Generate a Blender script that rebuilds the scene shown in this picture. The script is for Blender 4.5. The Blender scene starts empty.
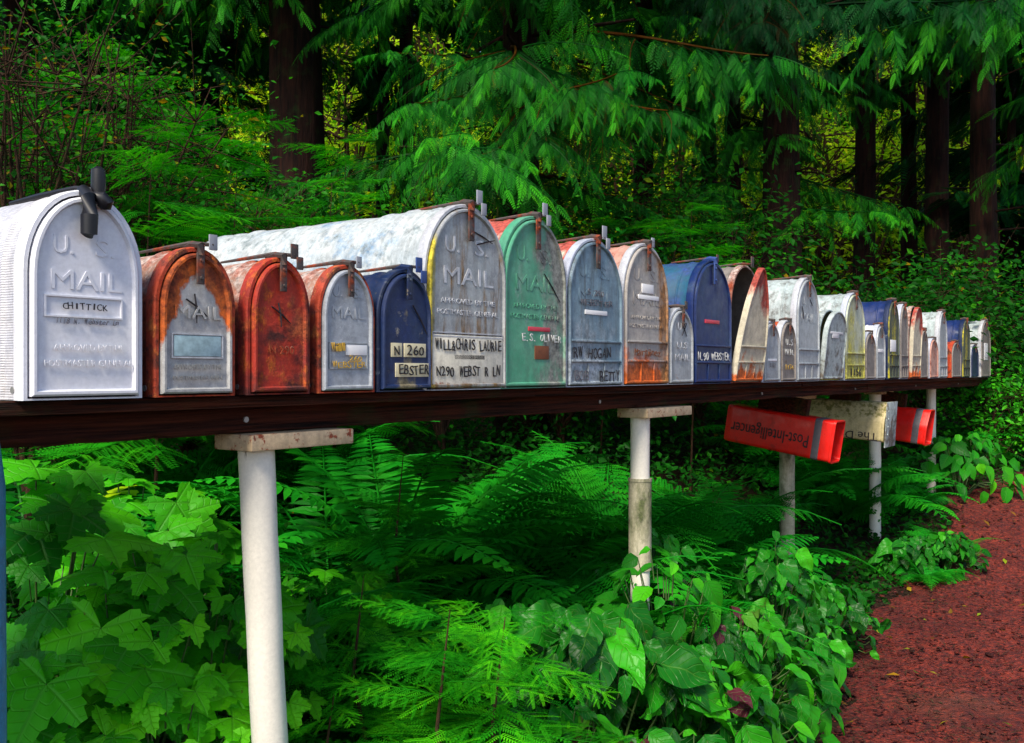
import bpy, bmesh, math, random
import numpy as np
from mathutils import Vector, Matrix, Euler
rng = np.random.default_rng(7); random.seed(7)
sc = bpy.context.scene
COL = sc.collection
PI = math.pi
def link(o): COL.objects.link(o); return o

# ------------------------------------------------------------------ camera frame
F_PX, CX, CY, CZ = 960.0, 512.0, 371.5, 1.0
TH = math.atan2(688.0, F_PX)
U = np.array([math.sin(TH), math.cos(TH)]); Vd = np.array([-math.cos(TH), math.sin(TH)])
A0 = np.array([-0.5727, 1.278]); ROT = math.atan2(U[1], U[0])
BASE = CZ - 0.038
def s_of(px):                     # distance along the row of mailboxes
    r = (px-CX)/F_PX
    return (A0[0]-A0[1]*r)/(U[1]*r-U[0])
def s_off(px, v):                 # the same for something v metres behind the mailbox fronts
    r = (px-CX)/F_PX; p = A0+Vd*v
    return (p[0]-p[1]*r)/(U[1]*r-U[0])
def row(s, v=0.0):
    p = A0+U*s+Vd*v; return float(p[0]), float(p[1])
def wx(px, Y): return (px-CX)/F_PX*Y
def wz(py, Y): return CZ-(py-CY)/F_PX*Y
def sv(x, y):
    d = np.stack([np.asarray(x)-A0[0], np.asarray(y)-A0[1]], -1)
    return d@U, d@Vd
def sst(a, b, x):
    t = np.clip((x-a)/(b-a), 0, 1); return t*t*(3-2*t)
def gz(x, y):
    x = np.asarray(x, float); y = np.asarray(y, float)
    z = np.interp(y, [-50, 3.2, 4.4, 5.3, 6.3, 8, 12, 20, 28, 45, 70], [-.02, -.03, -.03, .06, .22, .40, .6, .8, 1.6, 9, 16])
    s, v = sv(x, y)
    z = z + .34*sst(.15, 1.5, v)*(1-sst(7.5, 12, s)) + .03*np.sin(x*2.1+y)*np.cos(y*1.7)
    return z

# ------------------------------------------------------------------ materials
def newmat(name):
    m = bpy.data.materials.new(name); m.use_nodes = True
    nt = m.node_tree; nt.nodes.clear()
    out = nt.nodes.new('ShaderNodeOutputMaterial')
    return m, nt, out
class NT:
    def __init__(s, nt): s.nt = nt
    def n(s, t, **k):
        o = s.nt.nodes.new(t)
        for a, b in k.items(): setattr(o, a, b)
        return o
    def l(s, a, b): s.nt.links.new(a, b)
    def math(s, op, a, b=None, c=None):
        o = s.n('ShaderNodeMath', operation=op)
        for i, v in enumerate((a, b, c)):
            if v is None: continue
            if isinstance(v, (int, float)): o.inputs[i].default_value = v
            else: s.l(v, o.inputs[i])
        return o.outputs[0]
    def mix(s, f, a, b, bt='MIX'):
        o = s.n('ShaderNodeMix', data_type='RGBA', blend_type=bt)
        for i, v in ((0, f), (6, a), (7, b)):
            if isinstance(v, (int, float)): o.inputs[i].default_value = v
            elif isinstance(v, tuple): o.inputs[i].default_value = (*v[:3], 1)
            else: s.l(v, o.inputs[i])
        return o.outputs[2]
    def noise(s, vec, scale, detail=4, rough=.6, sc3=None, loc=None):
        if sc3 or loc:
            m = s.n('ShaderNodeMapping'); s.l(vec, m.inputs[0])
            if sc3: m.inputs['Scale'].default_value = sc3
            if loc: m.inputs['Location'].default_value = loc
            vec = m.outputs[0]
        o = s.n('ShaderNodeTexNoise'); s.l(vec, o.inputs['Vector'])
        o.inputs['Scale'].default_value = scale; o.inputs['Detail'].default_value = detail; o.inputs['Roughness'].default_value = rough
        return o.outputs['Fac']
    def mapr(s, v, a, b, c=0., d=1.):
        o = s.n('ShaderNodeMapRange'); o.clamp = True
        s.l(v, o.inputs[0])
        for i, q in enumerate((a, b, c, d)): o.inputs[i+1].default_value = q
        return o.outputs[0]

RUST = (.26, .045, .012); RUSTD = (.11, .02, .01); RUSTO = (.55, .11, .012)
def weathered(name, c1, c2, layers=(), rough=.5, metal=0., grime=.5, ribs=0, bump=.3, seed=0):
    """paint / zinc with patches: layer = (colour, scale, stretch3, threshold, softness, (axis, from, to, weight) or None)"""
    m, nt, out = newmat(name); N = NT(nt)
    tc = N.n('ShaderNodeTexCoord').outputs['Object']
    sep = N.n('ShaderNodeSeparateXYZ'); N.l(tc, sep.inputs[0])
    loc = (seed*3.1, seed*1.7, seed*2.3)
    base = N.mix(N.mapr(N.noise(tc, 14, 5, .65, None, loc), .35, .65), c1, c2)
    base = N.mix(N.mapr(N.noise(tc, 160, 3, .7, None, loc), .3, .75, 0, .35), base, tuple(x*.55 for x in c2))
    if (layers and bump > .12) or bump > .2:
        base = N.mix(N.mapr(N.noise(tc, 48, 8, .75, None, loc), .46, .60, 0, .45), base, tuple(x*.5 for x in c2))
        base = N.mix(N.mapr(N.noise(tc, 300, 3, .7, None, loc), .60, .70, 0, .4), base, tuple(min(1, x*1.6+.02) for x in c1))
    rs = rough; bh = N.noise(tc, 60, 6, .7, None, loc)
    rgh = N.mapr(N.noise(tc, 30, 4), .3, .7, rough-.1, rough+.15)
    for i, (c, scl, st, thr, soft, grad) in enumerate(layers):
        v = N.noise(tc, scl, 7, .68, st, (loc[0]+i*5, loc[1]+i, loc[2]))
        if grad:
            if grad[0] == 'A': gv = N.math('MULTIPLY_ADD', sep.outputs[2], .6, N.math('ABSOLUTE', sep.outputs[0]))
            elif grad[0] == 'B': gv = N.math('MULTIPLY_ADD', sep.outputs[2], .25, N.math('ABSOLUTE', sep.outputs[0]))
            else: gv = sep.outputs['XYZ'.index(grad[0])]
            g = N.mapr(gv, grad[1], grad[2], 0, grad[3])
            v = N.math('ADD', v, g)
        mk = N.mapr(v, thr-soft, thr+soft)
        tone = N.mix(N.mapr(N.noise(tc, 90, 5, .7, None, loc), .35, .65), tuple(x*.38 for x in c), tuple(min(1, x*1.3) for x in c))
        base = N.mix(mk, base, tone)
        rgh = N.math('MULTIPLY_ADD', mk, .18, rgh)
        bh = N.math('MULTIPLY_ADD', mk, .4, bh)
    if grime:
        st = N.noise(tc, 1, 5, .6, (55, 55, 5), loc)
        base = N.mix(N.mapr(st, .48, .8, 0, grime), base, (.05, .045, .035))
        st2 = N.noise(tc, 1, 4, .6, (22, 22, 9), (loc[0]+9, 0, 0))
        base = N.mix(N.mapr(st2, .5, .8, 0, grime*.6), base, (.09, .085, .075))
    p = N.n('ShaderNodeBsdfPrincipled'); N.l(base, p.inputs['Base Color']); N.l(rgh, p.inputs['Roughness'])
    p.inputs['Metallic'].default_value = metal
    if ribs:
        w = N.n('ShaderNodeTexWave', bands_direction='Z'); N.l(tc, w.inputs[0]); w.inputs['Scale'].default_value = ribs
        bh = N.math('MULTIPLY_ADD', w.outputs['Fac'], .9, bh)
    if bump > .12: bh = N.math('MULTIPLY_ADD', N.noise(tc, 16, 2, .5, None, loc), 2.2, bh)
    b = N.n('ShaderNodeBump'); b.inputs['Strength'].default_value = bump; b.inputs['Distance'].default_value = .002
    N.l(bh, b.inputs['Height']); N.l(b.outputs[0], p.inputs['Normal'])
    N.l(p.outputs[0], out.inputs[0]); return m

def leafmat(name, cols, trans=.35, rough=.45, veins=0., spots=None, hue=0.):
    """foliage: attribute lf = (u, v, random per leaf)"""
    m, nt, out = newmat(name); N = NT(nt)
    at = N.n('ShaderNodeAttribute', attribute_name='lf'); sep = N.n('ShaderNodeSeparateXYZ'); N.l(at.outputs['Vector'], sep.inputs[0])
    ramp = N.n('ShaderNodeValToRGB'); N.l(sep.outputs[2], ramp.inputs[0])
    el = ramp.color_ramp.elements
    for i, (pos, c) in enumerate(cols):
        k_ = .85 if c[0] > c[1]*.6 else .42
        c = (c[0]*k_, c[1]*.95, c[2]*.45)
        e = el[i] if i < 2 else el.new(pos)
        e.position = pos; e.color = (*c, 1)
    col = ramp.outputs[0]
    geo = N.n('ShaderNodeNewGeometry')
    tc = N.n('ShaderNodeTexCoord').outputs['Object']
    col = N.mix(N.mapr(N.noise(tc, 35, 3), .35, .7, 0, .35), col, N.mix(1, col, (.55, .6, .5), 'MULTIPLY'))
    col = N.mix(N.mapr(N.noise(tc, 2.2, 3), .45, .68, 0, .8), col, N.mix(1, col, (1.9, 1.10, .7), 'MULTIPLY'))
    if veins:
        col = N.mix(N.mapr(N.noise(tc, 42, 5, .7), .66, .70, 0, .75), col, (.11, .065, .012))
    p = N.n('ShaderNodeBsdfPrincipled'); p.inputs['Roughness'].default_value = rough
    p.inputs['Specular IOR Level'].default_value = .18 if veins else .08
    if veins:
        u = N.math('ABSOLUTE', N.math('SUBTRACT', sep.outputs[0], .5))
        mid = N.mapr(u, .0, .035, 1, 0)
        w = N.math('FRACT', N.math('MULTIPLY', N.math('SUBTRACT', sep.outputs[1], N.math('MULTIPLY', u, .55)), 7.0))
        side = N.mapr(N.math('ABSOLUTE', N.math('SUBTRACT', w, .5)), .0, .1, 1, 0)
        vn = N.math('MAXIMUM', mid, N.math('MULTIPLY', side, .6))
        col = N.mix(N.math('MULTIPLY', vn, veins), col, (.12, .30, .05))
        b = N.n('ShaderNodeBump'); b.inputs['Strength'].default_value = .6; b.inputs['Distance'].default_value = .003; b.invert = True
        N.l(vn, b.inputs['Height']); N.l(b.outputs[0], p.inputs['Normal'])
    if spots:
        col = N.mix(N.mapr(N.noise(tc, 60, 5), .62, .7, 0, .8), col, spots)
    N.l(col, p.inputs['Base Color'])
    t = N.n('ShaderNodeBsdfTranslucent'); N.l(N.mix(1, col, (1.35, 1.5, .6), 'MULTIPLY'), t.inputs[0])
    mx = N.n('ShaderNodeMixShader'); mx.inputs[0].default_value = trans
    N.l(p.outputs[0], mx.inputs[1]); N.l(t.outputs[0], mx.inputs[2]); N.l(mx.outputs[0], out.inputs[0])
    return m
def barkmat(name, c1, c2, sc_=8, along=False):
    m, nt, out = newmat(name); N = NT(nt)
    tc = N.n('ShaderNodeTexCoord').outputs['Object']
    n1 = N.noise(tc, 1, 6, .65, (sc_*.4, sc_*9, sc_*14) if along else (sc_*4, sc_*4, sc_*.5)); n2 = N.noise(tc, 9, 4)
    col = N.mix(N.mapr(n1, .35, .65), c1, c2); col = N.mix(N.mapr(n2, .55, .75, 0, .5), col, (.02, .05, .012))
    p = N.n('ShaderNodeBsdfPrincipled'); p.inputs['Roughness'].default_value = .9; p.inputs['Specular IOR Level'].default_value = .15
    N.l(col, p.inputs['Base Color']); b = N.n('ShaderNodeBump'); b.inputs['Strength'].default_value = .9; b.inputs['Distance'].default_value = .02
    N.l(n1, b.inputs['Height']); N.l(b.outputs[0], p.inputs['Normal']); N.l(p.outputs[0], out.inputs[0]); return m
def flat(name, c, rough=.5, metal=0., var=.3):
    m, nt, out = newmat(name); N = NT(nt)
    tc = N.n('ShaderNodeTexCoord').outputs['Object']
    col = N.mix(N.mapr(N.noise(tc, 70, 5), .35, .7, 0, var), c, tuple(x*.4 for x in c))
    p = N.n('ShaderNodeBsdfPrincipled'); N.l(col, p.inputs['Base Color']); p.inputs['Roughness'].default_value = rough; p.inputs['Metallic'].default_value = metal
    N.l(p.outputs[0], out.inputs[0]); return m

M = {}
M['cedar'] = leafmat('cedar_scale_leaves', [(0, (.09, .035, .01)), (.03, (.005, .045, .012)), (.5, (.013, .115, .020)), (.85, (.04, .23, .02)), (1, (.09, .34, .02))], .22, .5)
M['cedar_dark'] = leafmat('cedar_scale_leaves_bluish_shaded', [(0, (.05, .02, .008)), (.04, (.003, .020, .014)), (.6, (.006, .048, .026)), (1, (.014, .095, .035))], .2, .5)  # bluish copy of cedar, darkened: shade of the wood put into the colour
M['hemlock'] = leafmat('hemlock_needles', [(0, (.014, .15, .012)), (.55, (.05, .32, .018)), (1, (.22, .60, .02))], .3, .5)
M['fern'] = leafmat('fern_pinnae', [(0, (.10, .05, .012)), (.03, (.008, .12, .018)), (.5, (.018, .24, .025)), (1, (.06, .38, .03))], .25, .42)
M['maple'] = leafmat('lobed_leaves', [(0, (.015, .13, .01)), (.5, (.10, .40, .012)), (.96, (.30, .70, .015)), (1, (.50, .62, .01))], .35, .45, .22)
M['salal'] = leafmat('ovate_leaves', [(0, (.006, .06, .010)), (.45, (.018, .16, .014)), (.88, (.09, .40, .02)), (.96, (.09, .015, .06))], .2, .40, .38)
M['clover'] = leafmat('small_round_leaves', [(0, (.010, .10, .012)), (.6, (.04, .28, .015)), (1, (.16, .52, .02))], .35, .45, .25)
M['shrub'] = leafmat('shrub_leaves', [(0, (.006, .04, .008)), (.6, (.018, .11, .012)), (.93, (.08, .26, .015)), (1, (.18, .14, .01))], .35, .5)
M['glade'] = leafmat('alder_leaves_painted_sun', [(0, (.12, .30, .01)), (.5, (.38, .62, .02)), (1, (.66, .80, .05))], .45, .5)  # sunlight of the clearing is put into this raised yellow-green leaf colour
M['bark'] = barkmat('cedar_bark', (.005, .003, .003), (.028, .010, .007))
M['twig'] = barkmat('twig_bark', (.02, .012, .008), (.09, .045, .025), 20)
M['stem'] = flat('green_stem', (.05, .10, .02), .5)
M['litter'] = barkmat('forest_floor', (.006, .004, .003), (.03, .014, .008), 3)

# ------------------------------------------------------------------ numpy mesh kit (all quads)
class Tp:
    def __init__(s, V, F, L=None):
        s.V = np.asarray(V, float); s.F = np.asarray(F, np.int64)
        s.L = np.zeros((len(s.V), 3)) if L is None else np.asarray(L, float)
def cat(ts):
    o = 0; V = []; F = []; L = []
    for t in ts:
        if t is None or len(t.V) == 0: continue
        V.append(t.V); F.append(t.F+o); L.append(t.L); o += len(t.V)
    return Tp(np.concatenate(V), np.concatenate(F), np.concatenate(L))
def nrm(a): return a/np.maximum(np.linalg.norm(a, axis=-1, keepdims=True), 1e-9)
def frames(d, n):
    y = nrm(d); x = nrm(np.cross(y, n)); z = np.cross(x, y)
    return np.stack([x, y, z], -1)
def inst(tp, R, T, S, rnd=None, keep=0.):
    m = len(T); n = len(tp.V)
    S = np.broadcast_to(np.asarray(S, float), (m,)) if np.ndim(S) < 2 else S
    VV = tp.V[None]*(S[:, None, None] if S.ndim == 1 else S[:, None, :])
    V = np.einsum('mij,mnj->mni', R, VV)+T[:, None, :]
    F = (tp.F[None]+(np.arange(m)*n)[:, None, None]).reshape(-1, 4)
    L = np.repeat(tp.L[None], m, 0)
    if rnd is not None: L[:, :, 2] = np.clip(L[:, :, 2]*keep+np.asarray(rnd)[:, None], 0, 1)
    return Tp(V.reshape(-1, 3), F, L.reshape(-1, 3))
def mkmesh(name, tp, mat, smooth=False):
    me = bpy.data.meshes.new(name)
    nv, nf = len(tp.V), len(tp.F)
    me.vertices.add(nv); me.vertices.foreach_set('co', tp.V.astype(np.float32).ravel())
    me.loops.add(nf*4); me.loops.foreach_set('vertex_index', tp.F.astype(np.int32).ravel())
    me.polygons.add(nf); me.polygons.foreach_set('loop_start', np.arange(0, nf*4, 4, dtype=np.int32))
    me.polygons.foreach_set('use_smooth', np.full(nf, smooth))
    a = me.attributes.new('lf', 'FLOAT_VECTOR', 'POINT'); a.data.foreach_set('vector', tp.L.astype(np.float32).ravel())
    me.update(calc_edges=True)
    me.materials.append(mat); return me
def tube(pts, rad, n=6, rnd=.5):
    pts = np.asarray(pts, float); k = len(pts)
    rad = np.broadcast_to(np.asarray(rad, float), (k,))
    t = nrm(np.gradient(pts, axis=0)); ref = np.array([.31, .17, .93]) if abs(t[0][2]) < .9 else np.array([1., .1, 0])
    x = nrm(np.cross(t, ref)); y = np.cross(t, x)
    a = np.linspace(0, 2*PI, n, endpoint=False)
    V = pts[:, None]+rad[:, None, None]*(np.cos(a)[None, :, None]*x[:, None]+np.sin(a)[None, :, None]*y[:, None])
    i, j = np.meshgrid(np.arange(k-1), np.arange(n), indexing='ij'); j2 = (j+1) % n
    F = np.stack([i*n+j, i*n+j2, (i+1)*n+j2, (i+1)*n+j], -1).reshape(-1, 4)
    L = np.zeros((k*n, 3)); L[:, 2] = rnd
    return Tp(V.reshape(-1, 3), F, L)
def grid(fn, nu, nv):
    u, v = np.meshgrid(np.linspace(0, 1, nu+1), np.linspace(0, 1, nv+1), indexing='ij')
    V = fn(u, v); L = np.stack([u, v, u*0], -1).reshape(-1, 3)
    i, j = np.meshgrid(np.arange(nu), np.arange(nv), indexing='ij'); w = nv+1
    F = np.stack([i*w+j, (i+1)*w+j, (i+1)*w+j+1, i*w+j+1], -1).reshape(-1, 4)
    return Tp(V.reshape(-1, 3), F, L)
def ovate(width=.34, fold=.25, droop=.25, nu=4, nv=6, wave=.0, pt=1.6):
    def fn(u, v):
        w = width*np.sin(PI*np.clip(v, 0, 1)**.68)**.72*(1-v*.18); w = np.where(v > .999, .003, np.where(v < .001, .03, w))
        x = (u-.5)*2*w; z = fold*np.abs(x)-droop*v**2+wave*np.sin(v*11+u*5)*.04
        return np.stack([x, v, z], -1)
    return grid(fn, nu, nv)
def palmate(seed, lobes=5):
    r_ = np.random.default_rng(seed); nA = 44
    ang = np.linspace(-2.55, 2.55, nA+1)
    cen = np.linspace(-2.1, 2.1, lobes); ln = np.array([.70, .90, 1.0, .90, .70])*(1+r_.normal(0, .06, lobes))
    r = np.full(nA+1, .50)
    for c, l in zip(cen, ln):
        d = np.abs(ang-c); r = np.maximum(r, l*(1-.80*d)*.98)
    r = r*(1+.055*np.where(np.arange(nA+1) % 2 == 0, 1, -1)); r[0] = r[-1] = .12
    def fn(u, v):
        a = np.interp(u, np.linspace(0, 1, nA+1), ang); rr = np.interp(u, np.linspace(0, 1, nA+1), r)*np.maximum(v, .02)
        z = .13*rr*np.abs(np.sin((a*1.5)))-(.16+.10*(seed%3))*rr**2+.05*np.sin(a*2+seed*1.7)*rr+.02*np.sin(a*9+seed)*rr
        return np.stack([np.sin(a)*rr, np.cos(a)*rr+.12, z], -1)
    t = grid(fn, nA, 3)
    av = np.arctan2(t.V[:, 0], t.V[:, 1]-.12+1e-6); rv = np.hypot(t.V[:, 0], t.V[:, 1]-.12)
    t.L[:, 1] = rv*.9; t.L[:, 0] = .5+np.min(np.abs(np.sin(np.clip(av[:, None]-cen[None], -1.5, 1.5))), 1)*rv
    t.V[:, 1] -= .12; t.V *= .62; return t
def pinna_pairs(n, wid, ln, ang, base=.0, tip=.98, prof=None, quads=1, curve=0.):
    """flat spray along +Y with side leaflets"""
    V = []; F = []; L = []
    for i in range(n):
        t = base+(tip-base)*(i+.5)/n
        l = ln*(prof(t) if prof else (1-t))
        for sgn in (-1, 1):
            a = ang; d = np.array([sgn*math.sin(a), math.cos(a)]); p = np.array([0, t+(.5*sgn/n*.5)]); q = np.array([-d[1], d[0]])
            o = len(V)
            zz = -curve*t*t
            V += [(*p, zz), (*(p+d*l*.45+q*wid*.5), zz-.02*l), (*(p+d*l), zz-.12*l), (*(p+d*l*.45-q*wid*.5), zz-.02*l)]
            F.append((o, o+1, o+2, o+3)); L += [(.5, t, 0)]*4
    o = len(V)
    V += [(-.008, 0, 0), (.008, 0, 0), (.003, 1, -curve), (-.003, 1, -curve)]; F.append((o, o+1, o+2, o+3)); L += [(.5, .5, 0)]*4
    return Tp(V, F, L)
up = np.array([0, 0, 1.])
OV = ovate(); OVs = ovate(.30, .2, .2, 2, 2); OVr = ovate(.42, .25, .3, 4, 5, 1.)
SAL = [ovate(.30+.035*(i%4), .15+.06*(i%3), .12+.10*((i*3)%5), 4, 10, .8+.35*i) for i in range(6)]
MAP = [palmate(i) for i in range(7)]
LEAF1 = Tp([(0, 0, 0), (.3, .45, .05), (0, 1, -.1), (-.3, .45, .05)], [(0, 1, 2, 3)], [(.5, 0, 0), (1, .5, 0), (.5, 1, 0), (0, .5, 0)])
SPRAY = [pinna_pairs(11, .075, .30, .62, .02, .98, lambda t: .25+1.0*math.sin(PI*min(1, t*.85+.12))**.8*(1-t*.55), curve=.12+.1*i) for i in range(3)]
HTWIG = pinna_pairs(20, .03, .105, 1.15, .0, 1.0, lambda t: 1-.45*t**2, curve=.1)
FROND_P = pinna_pairs(1, .1, .1, 1.)

def cedar_branch(seed, nb=20):
    r = np.random.default_rng(seed)
    t = np.linspace(.06, 1, nb); ax = np.stack([t*0, t, -.34*t**2+.10*t**4+.06*t], -1)
    ax[:, 0] = .05*np.sin(t*4+seed)
    parts = [tube(np.concatenate([[[0, 0, 0]], ax]), np.linspace(.010, .002, nb+1), 4, .1)]
    tg = nrm(np.gradient(ax, axis=0))
    for sgn in (-1, 1):
        j = r.normal(0, 1, (nb, 3))
        d = np.array([sgn*.75, 0, 0])[None]+tg*.55+np.array([0, 0, -.42])[None]*(.5+r.random((nb, 1)))+j*.10
        n = up[None]*.75+tg*.5+np.array([sgn*.2, 0, 0])+r.normal(0, .22, (nb, 3))
        S = (.30*(1-.55*t)+.07)*(.75+.5*r.random(nb))
        for k in range(3):
            m = np.arange(nb) % 3 == k
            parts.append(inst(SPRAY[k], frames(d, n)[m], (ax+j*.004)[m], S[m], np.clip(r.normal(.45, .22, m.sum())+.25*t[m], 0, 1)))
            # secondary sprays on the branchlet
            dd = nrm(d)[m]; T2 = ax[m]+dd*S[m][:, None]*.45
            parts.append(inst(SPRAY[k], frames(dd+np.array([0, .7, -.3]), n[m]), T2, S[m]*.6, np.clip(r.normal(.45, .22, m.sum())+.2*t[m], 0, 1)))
    tipd = tg[-1:]; parts.append(inst(SPRAY[0], frames(tipd, up[None]+.01), ax[-1:], np.array([.16]), np.array([.7])))
    return cat(parts)
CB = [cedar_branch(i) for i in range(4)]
SP2 = [pinna_pairs(9, .050, .24, .74, .0, .97, lambda t: .22+1.0*min(1, .45+t*2.2)*(1-t)**.8, curve=.10+.12*i) for i in range(3)]
def cedar_lace(seed, npair=13):
    """a side bough: short hanging lace sprays along both sides"""
    r = np.random.default_rng(40+seed); t = np.linspace(.10, .98, npair); ax = np.stack([.04*np.sin(t*5+seed), t, -.30*t**2], -1); tg = nrm(np.gradient(ax, axis=0))
    ps = [tube(ax, np.linspace(.008, .003, npair), 4, .2)]
    for sgn in (-1, 1):
        d = np.array([sgn*.50, 0, -.55])+tg*.62+r.normal(0, .09, (npair, 3)); n = up*.75+tg*.35+np.array([sgn*.35, 0, 0])+r.normal(0, .2, (npair, 3)); S = (.23*(1-.5*t)+.05)*(.6+.75*r.random(npair))
        for k in range(3):
            m = np.arange(npair) % 3 == k
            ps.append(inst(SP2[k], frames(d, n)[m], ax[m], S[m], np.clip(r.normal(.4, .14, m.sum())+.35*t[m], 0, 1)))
    ps.append(inst(SP2[0], frames(tg[-1:], up[None]+.01), ax[-1:], np.array([.25]), np.array([.9])))
    return cat(ps)
CL = [cedar_lace(i) for i in range(3)]
def cedar_bough(seed, nb=15):
    r = np.random.default_rng(60+seed); t = np.linspace(.10, 1, nb); ax = np.stack([.04*np.sin(t*4+seed), t, -.34*t**2+.12*t**4+.05*t], -1); tg = nrm(np.gradient(ax, axis=0))
    ps = [tube(np.concatenate([[[0, 0, 0]], ax]), np.linspace(.009, .002, nb+1), 5, .05)]
    for sgn in (-1, 1):
        d = np.array([sgn*.72, 0, -.30])+tg*.6+r.normal(0, .2, (nb, 3)); n = up+np.array([sgn*.25, 0, 0])+tg*.3+r.normal(0, .2, (nb, 3)); S = (.32*(1-.6*t)+.08)*(.45+.9*r.random(nb))
        for k in range(3):
            m = np.arange(nb) % 3 == k
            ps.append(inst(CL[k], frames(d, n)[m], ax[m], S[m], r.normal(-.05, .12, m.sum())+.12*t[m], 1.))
    ps.append(inst(CL[0], frames(tg[-1:], up[None]+.01), ax[-1:], np.array([.22]), np.array([.2]), 1.))
    return cat(ps)
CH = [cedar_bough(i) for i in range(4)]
def hem_branch(seed, nt=11):
    r = np.random.default_rng(seed)
    t = np.linspace(.05, .95, nt); ax = np.stack([t*0, t, -.12*t**2], -1)
    parts = [tube(ax, np.linspace(.006, .002, nt), 4, .2)]
    parts.append(inst(HTWIG, frames(np.array([[0, 1, -.15]]), up[None]+.01), ax[-3:-2], np.array([.3]), np.array([.8])))
    for sgn in (-1, 1):
        d = np.array([sgn*.75, .65, -.12])[None]+r.normal(0, .09, (nt, 3)); n = up[None]+r.normal(0, .15, (nt, 3))
        S = (.42*(1-t*.75)+.06)*(.8+.4*r.random(nt))
        parts.append(inst(HTWIG, frames(d, n), ax, S, np.clip(r.normal(.5, .2, nt)+.2*t, 0, 1)))
        dd = nrm(d)
        for f in (.35, .6):
            for s2 in (-1, 1):
                d2 = dd+s2*.8*np.stack([-dd[:, 1], dd[:, 0], dd[:, 2]*0], -1)
                parts.append(inst(HTWIG, frames(d2, n), ax+dd*(S*f)[:, None], S*.42, np.clip(r.normal(.5, .2, nt), 0, 1)))
    return cat(parts)
HB = [hem_branch(i) for i in range(3)]

def frond(seed, n=30, narrow=True):
    """one arching frond along +Y, unit length; pinnae of two quads each"""
    r = np.random.default_rng(seed)
    t = np.linspace(.10, .985, n); arch = lambda t: np.stack([0*t, t*(1-.12*t*t), .42*t-.62*t**2.2], -1)
    ax = arch(t); tg = nrm(np.gradient(ax, axis=0)); parts = [tube(arch(np.linspace(0, 1, 9)), np.linspace(.007, .002, 9), 4, .5)]
    P = Tp([(0, 0, 0), (.5, .25, .02), (.42, .6, 0), (0, 1, -.09), (-.42, .6, 0), (-.5, .25, .02)], [(0, 1, 2, 5), (5, 2, 3, 4)],
           [(.5, 0, 0), (1, .3, 0), (1, .6, 0), (.5, 1, 0), (0, .6, 0), (0, .3, 0)])
    prof = np.sin(PI*np.clip(t*.93+.07, 0, 1)**.75)**.7 if narrow else (1-t)**.8*1.25
    ln = (.15 if narrow else .27)*np.maximum(prof, .08)
    if narrow: sub = P
    else: sub = pinna_pairs(9, .085, .26, 1.1, .05, .97, lambda q: 1-.75*q, curve=.12)
    for sgn in (-1, 1):
        d = np.array([sgn*1., 0, -.12])+tg*.28+r.normal(0, .06, (n, 3)); nn = np.cross(np.array([[1., 0, 0]]), tg)+r.normal(0, .12, (n, 3))
        S = np.stack([ln*0+(.026 if narrow else 1), ln, ln], -1) if narrow else ln
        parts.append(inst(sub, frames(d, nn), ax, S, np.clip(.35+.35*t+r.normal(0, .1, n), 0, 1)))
    return cat(parts)
FR = [frond(i) for i in range(3)]; FB = [frond(10+i, 22, False) for i in range(3)]

def Rz(a): c, s = np.cos(a), np.sin(a); o = np.zeros(np.shape(a)); return np.stack([np.stack([c, -s, o], -1), np.stack([s, c, o], -1), np.stack([o, o, o+1], -1)], -2)
def az_frames(az, pitch, roll=0):
    d = np.stack([-np.sin(az)*np.cos(pitch), np.cos(az)*np.cos(pitch), np.sin(pitch)], -1)
    n = np.stack([np.sin(az)*np.sin(pitch), -np.cos(az)*np.sin(pitch), np.cos(pitch)], -1)
    if np.ndim(roll): n = n+np.stack([np.cos(az), np.sin(az), 0*az], -1)*np.asarray(roll)[:, None]
    return frames(d, n)

# ------------------------------------------------------------------ scene objects kit
def thing(name, label, cat_, loc=(0, 0, 0), rz=0, group=None):
    o = link(bpy.data.objects.new(name, None)); o.location = loc; o.rotation_euler = (0, 0, rz)
    o.empty_display_size = .05
    o['label'] = label; o['category'] = cat_
    if group: o['group'] = group
    return o
def part(name, me, parent=None, label=None):
    o = link(bpy.data.objects.new(name, me)); o.parent = parent
    if label: o['label'] = label
    return o
def struct(name, me, kind='structure', label=None, cat_=None):
    o = link(bpy.data.objects.new(name, me)); o['kind'] = kind
    if label: o['label'] = label; o['category'] = cat_
    return o

# bmesh helpers -----------------------------------------------------
def bx(bm, x0, x1, y0, y1, z0, z1, bev=0.):
    vs = [bm.verts.new((x, y, z)) for x in (x0, x1) for y in (y0, y1) for z in (z0, z1)]
    fs = [(0, 1, 3, 2), (4, 6, 7, 5), (0, 4, 5, 1), (2, 3, 7, 6), (0, 2, 6, 4), (1, 5, 7, 3)]
    ff = [bm.faces.new([vs[i] for i in f]) for f in fs]
    if bev:
        es = list({e for f in ff for e in f.edges})
        bmesh.ops.bevel(bm, geom=es, offset=bev, segments=2, affect='EDGES', profile=.6)
def tb(bm, pts, r, n=8, cap=True):
    pts = [Vector(p) for p in pts]; rings = []
    for i, p in enumerate(pts):
        t = (pts[min(i+1, len(pts)-1)]-pts[max(i-1, 0)]).normalized()
        x = t.cross(Vector((.13, .2, .95)) if abs(t.z) < .9 else Vector((1, .05, 0))).normalized(); y = t.cross(x)
        rr = r[i] if isinstance(r, (list, tuple)) else r
        rings.append([bm.verts.new(p+rr*(math.cos(a)*x+math.sin(a)*y)) for a in [2*PI*k/n for k in range(n)]])
    for a, b in zip(rings, rings[1:]):
        for k in range(n): bm.faces.new((a[k], a[(k+1) % n], b[(k+1) % n], b[k]))
    if cap: bm.faces.new(rings[0][::-1]); bm.faces.new(rings[-1])
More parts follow.
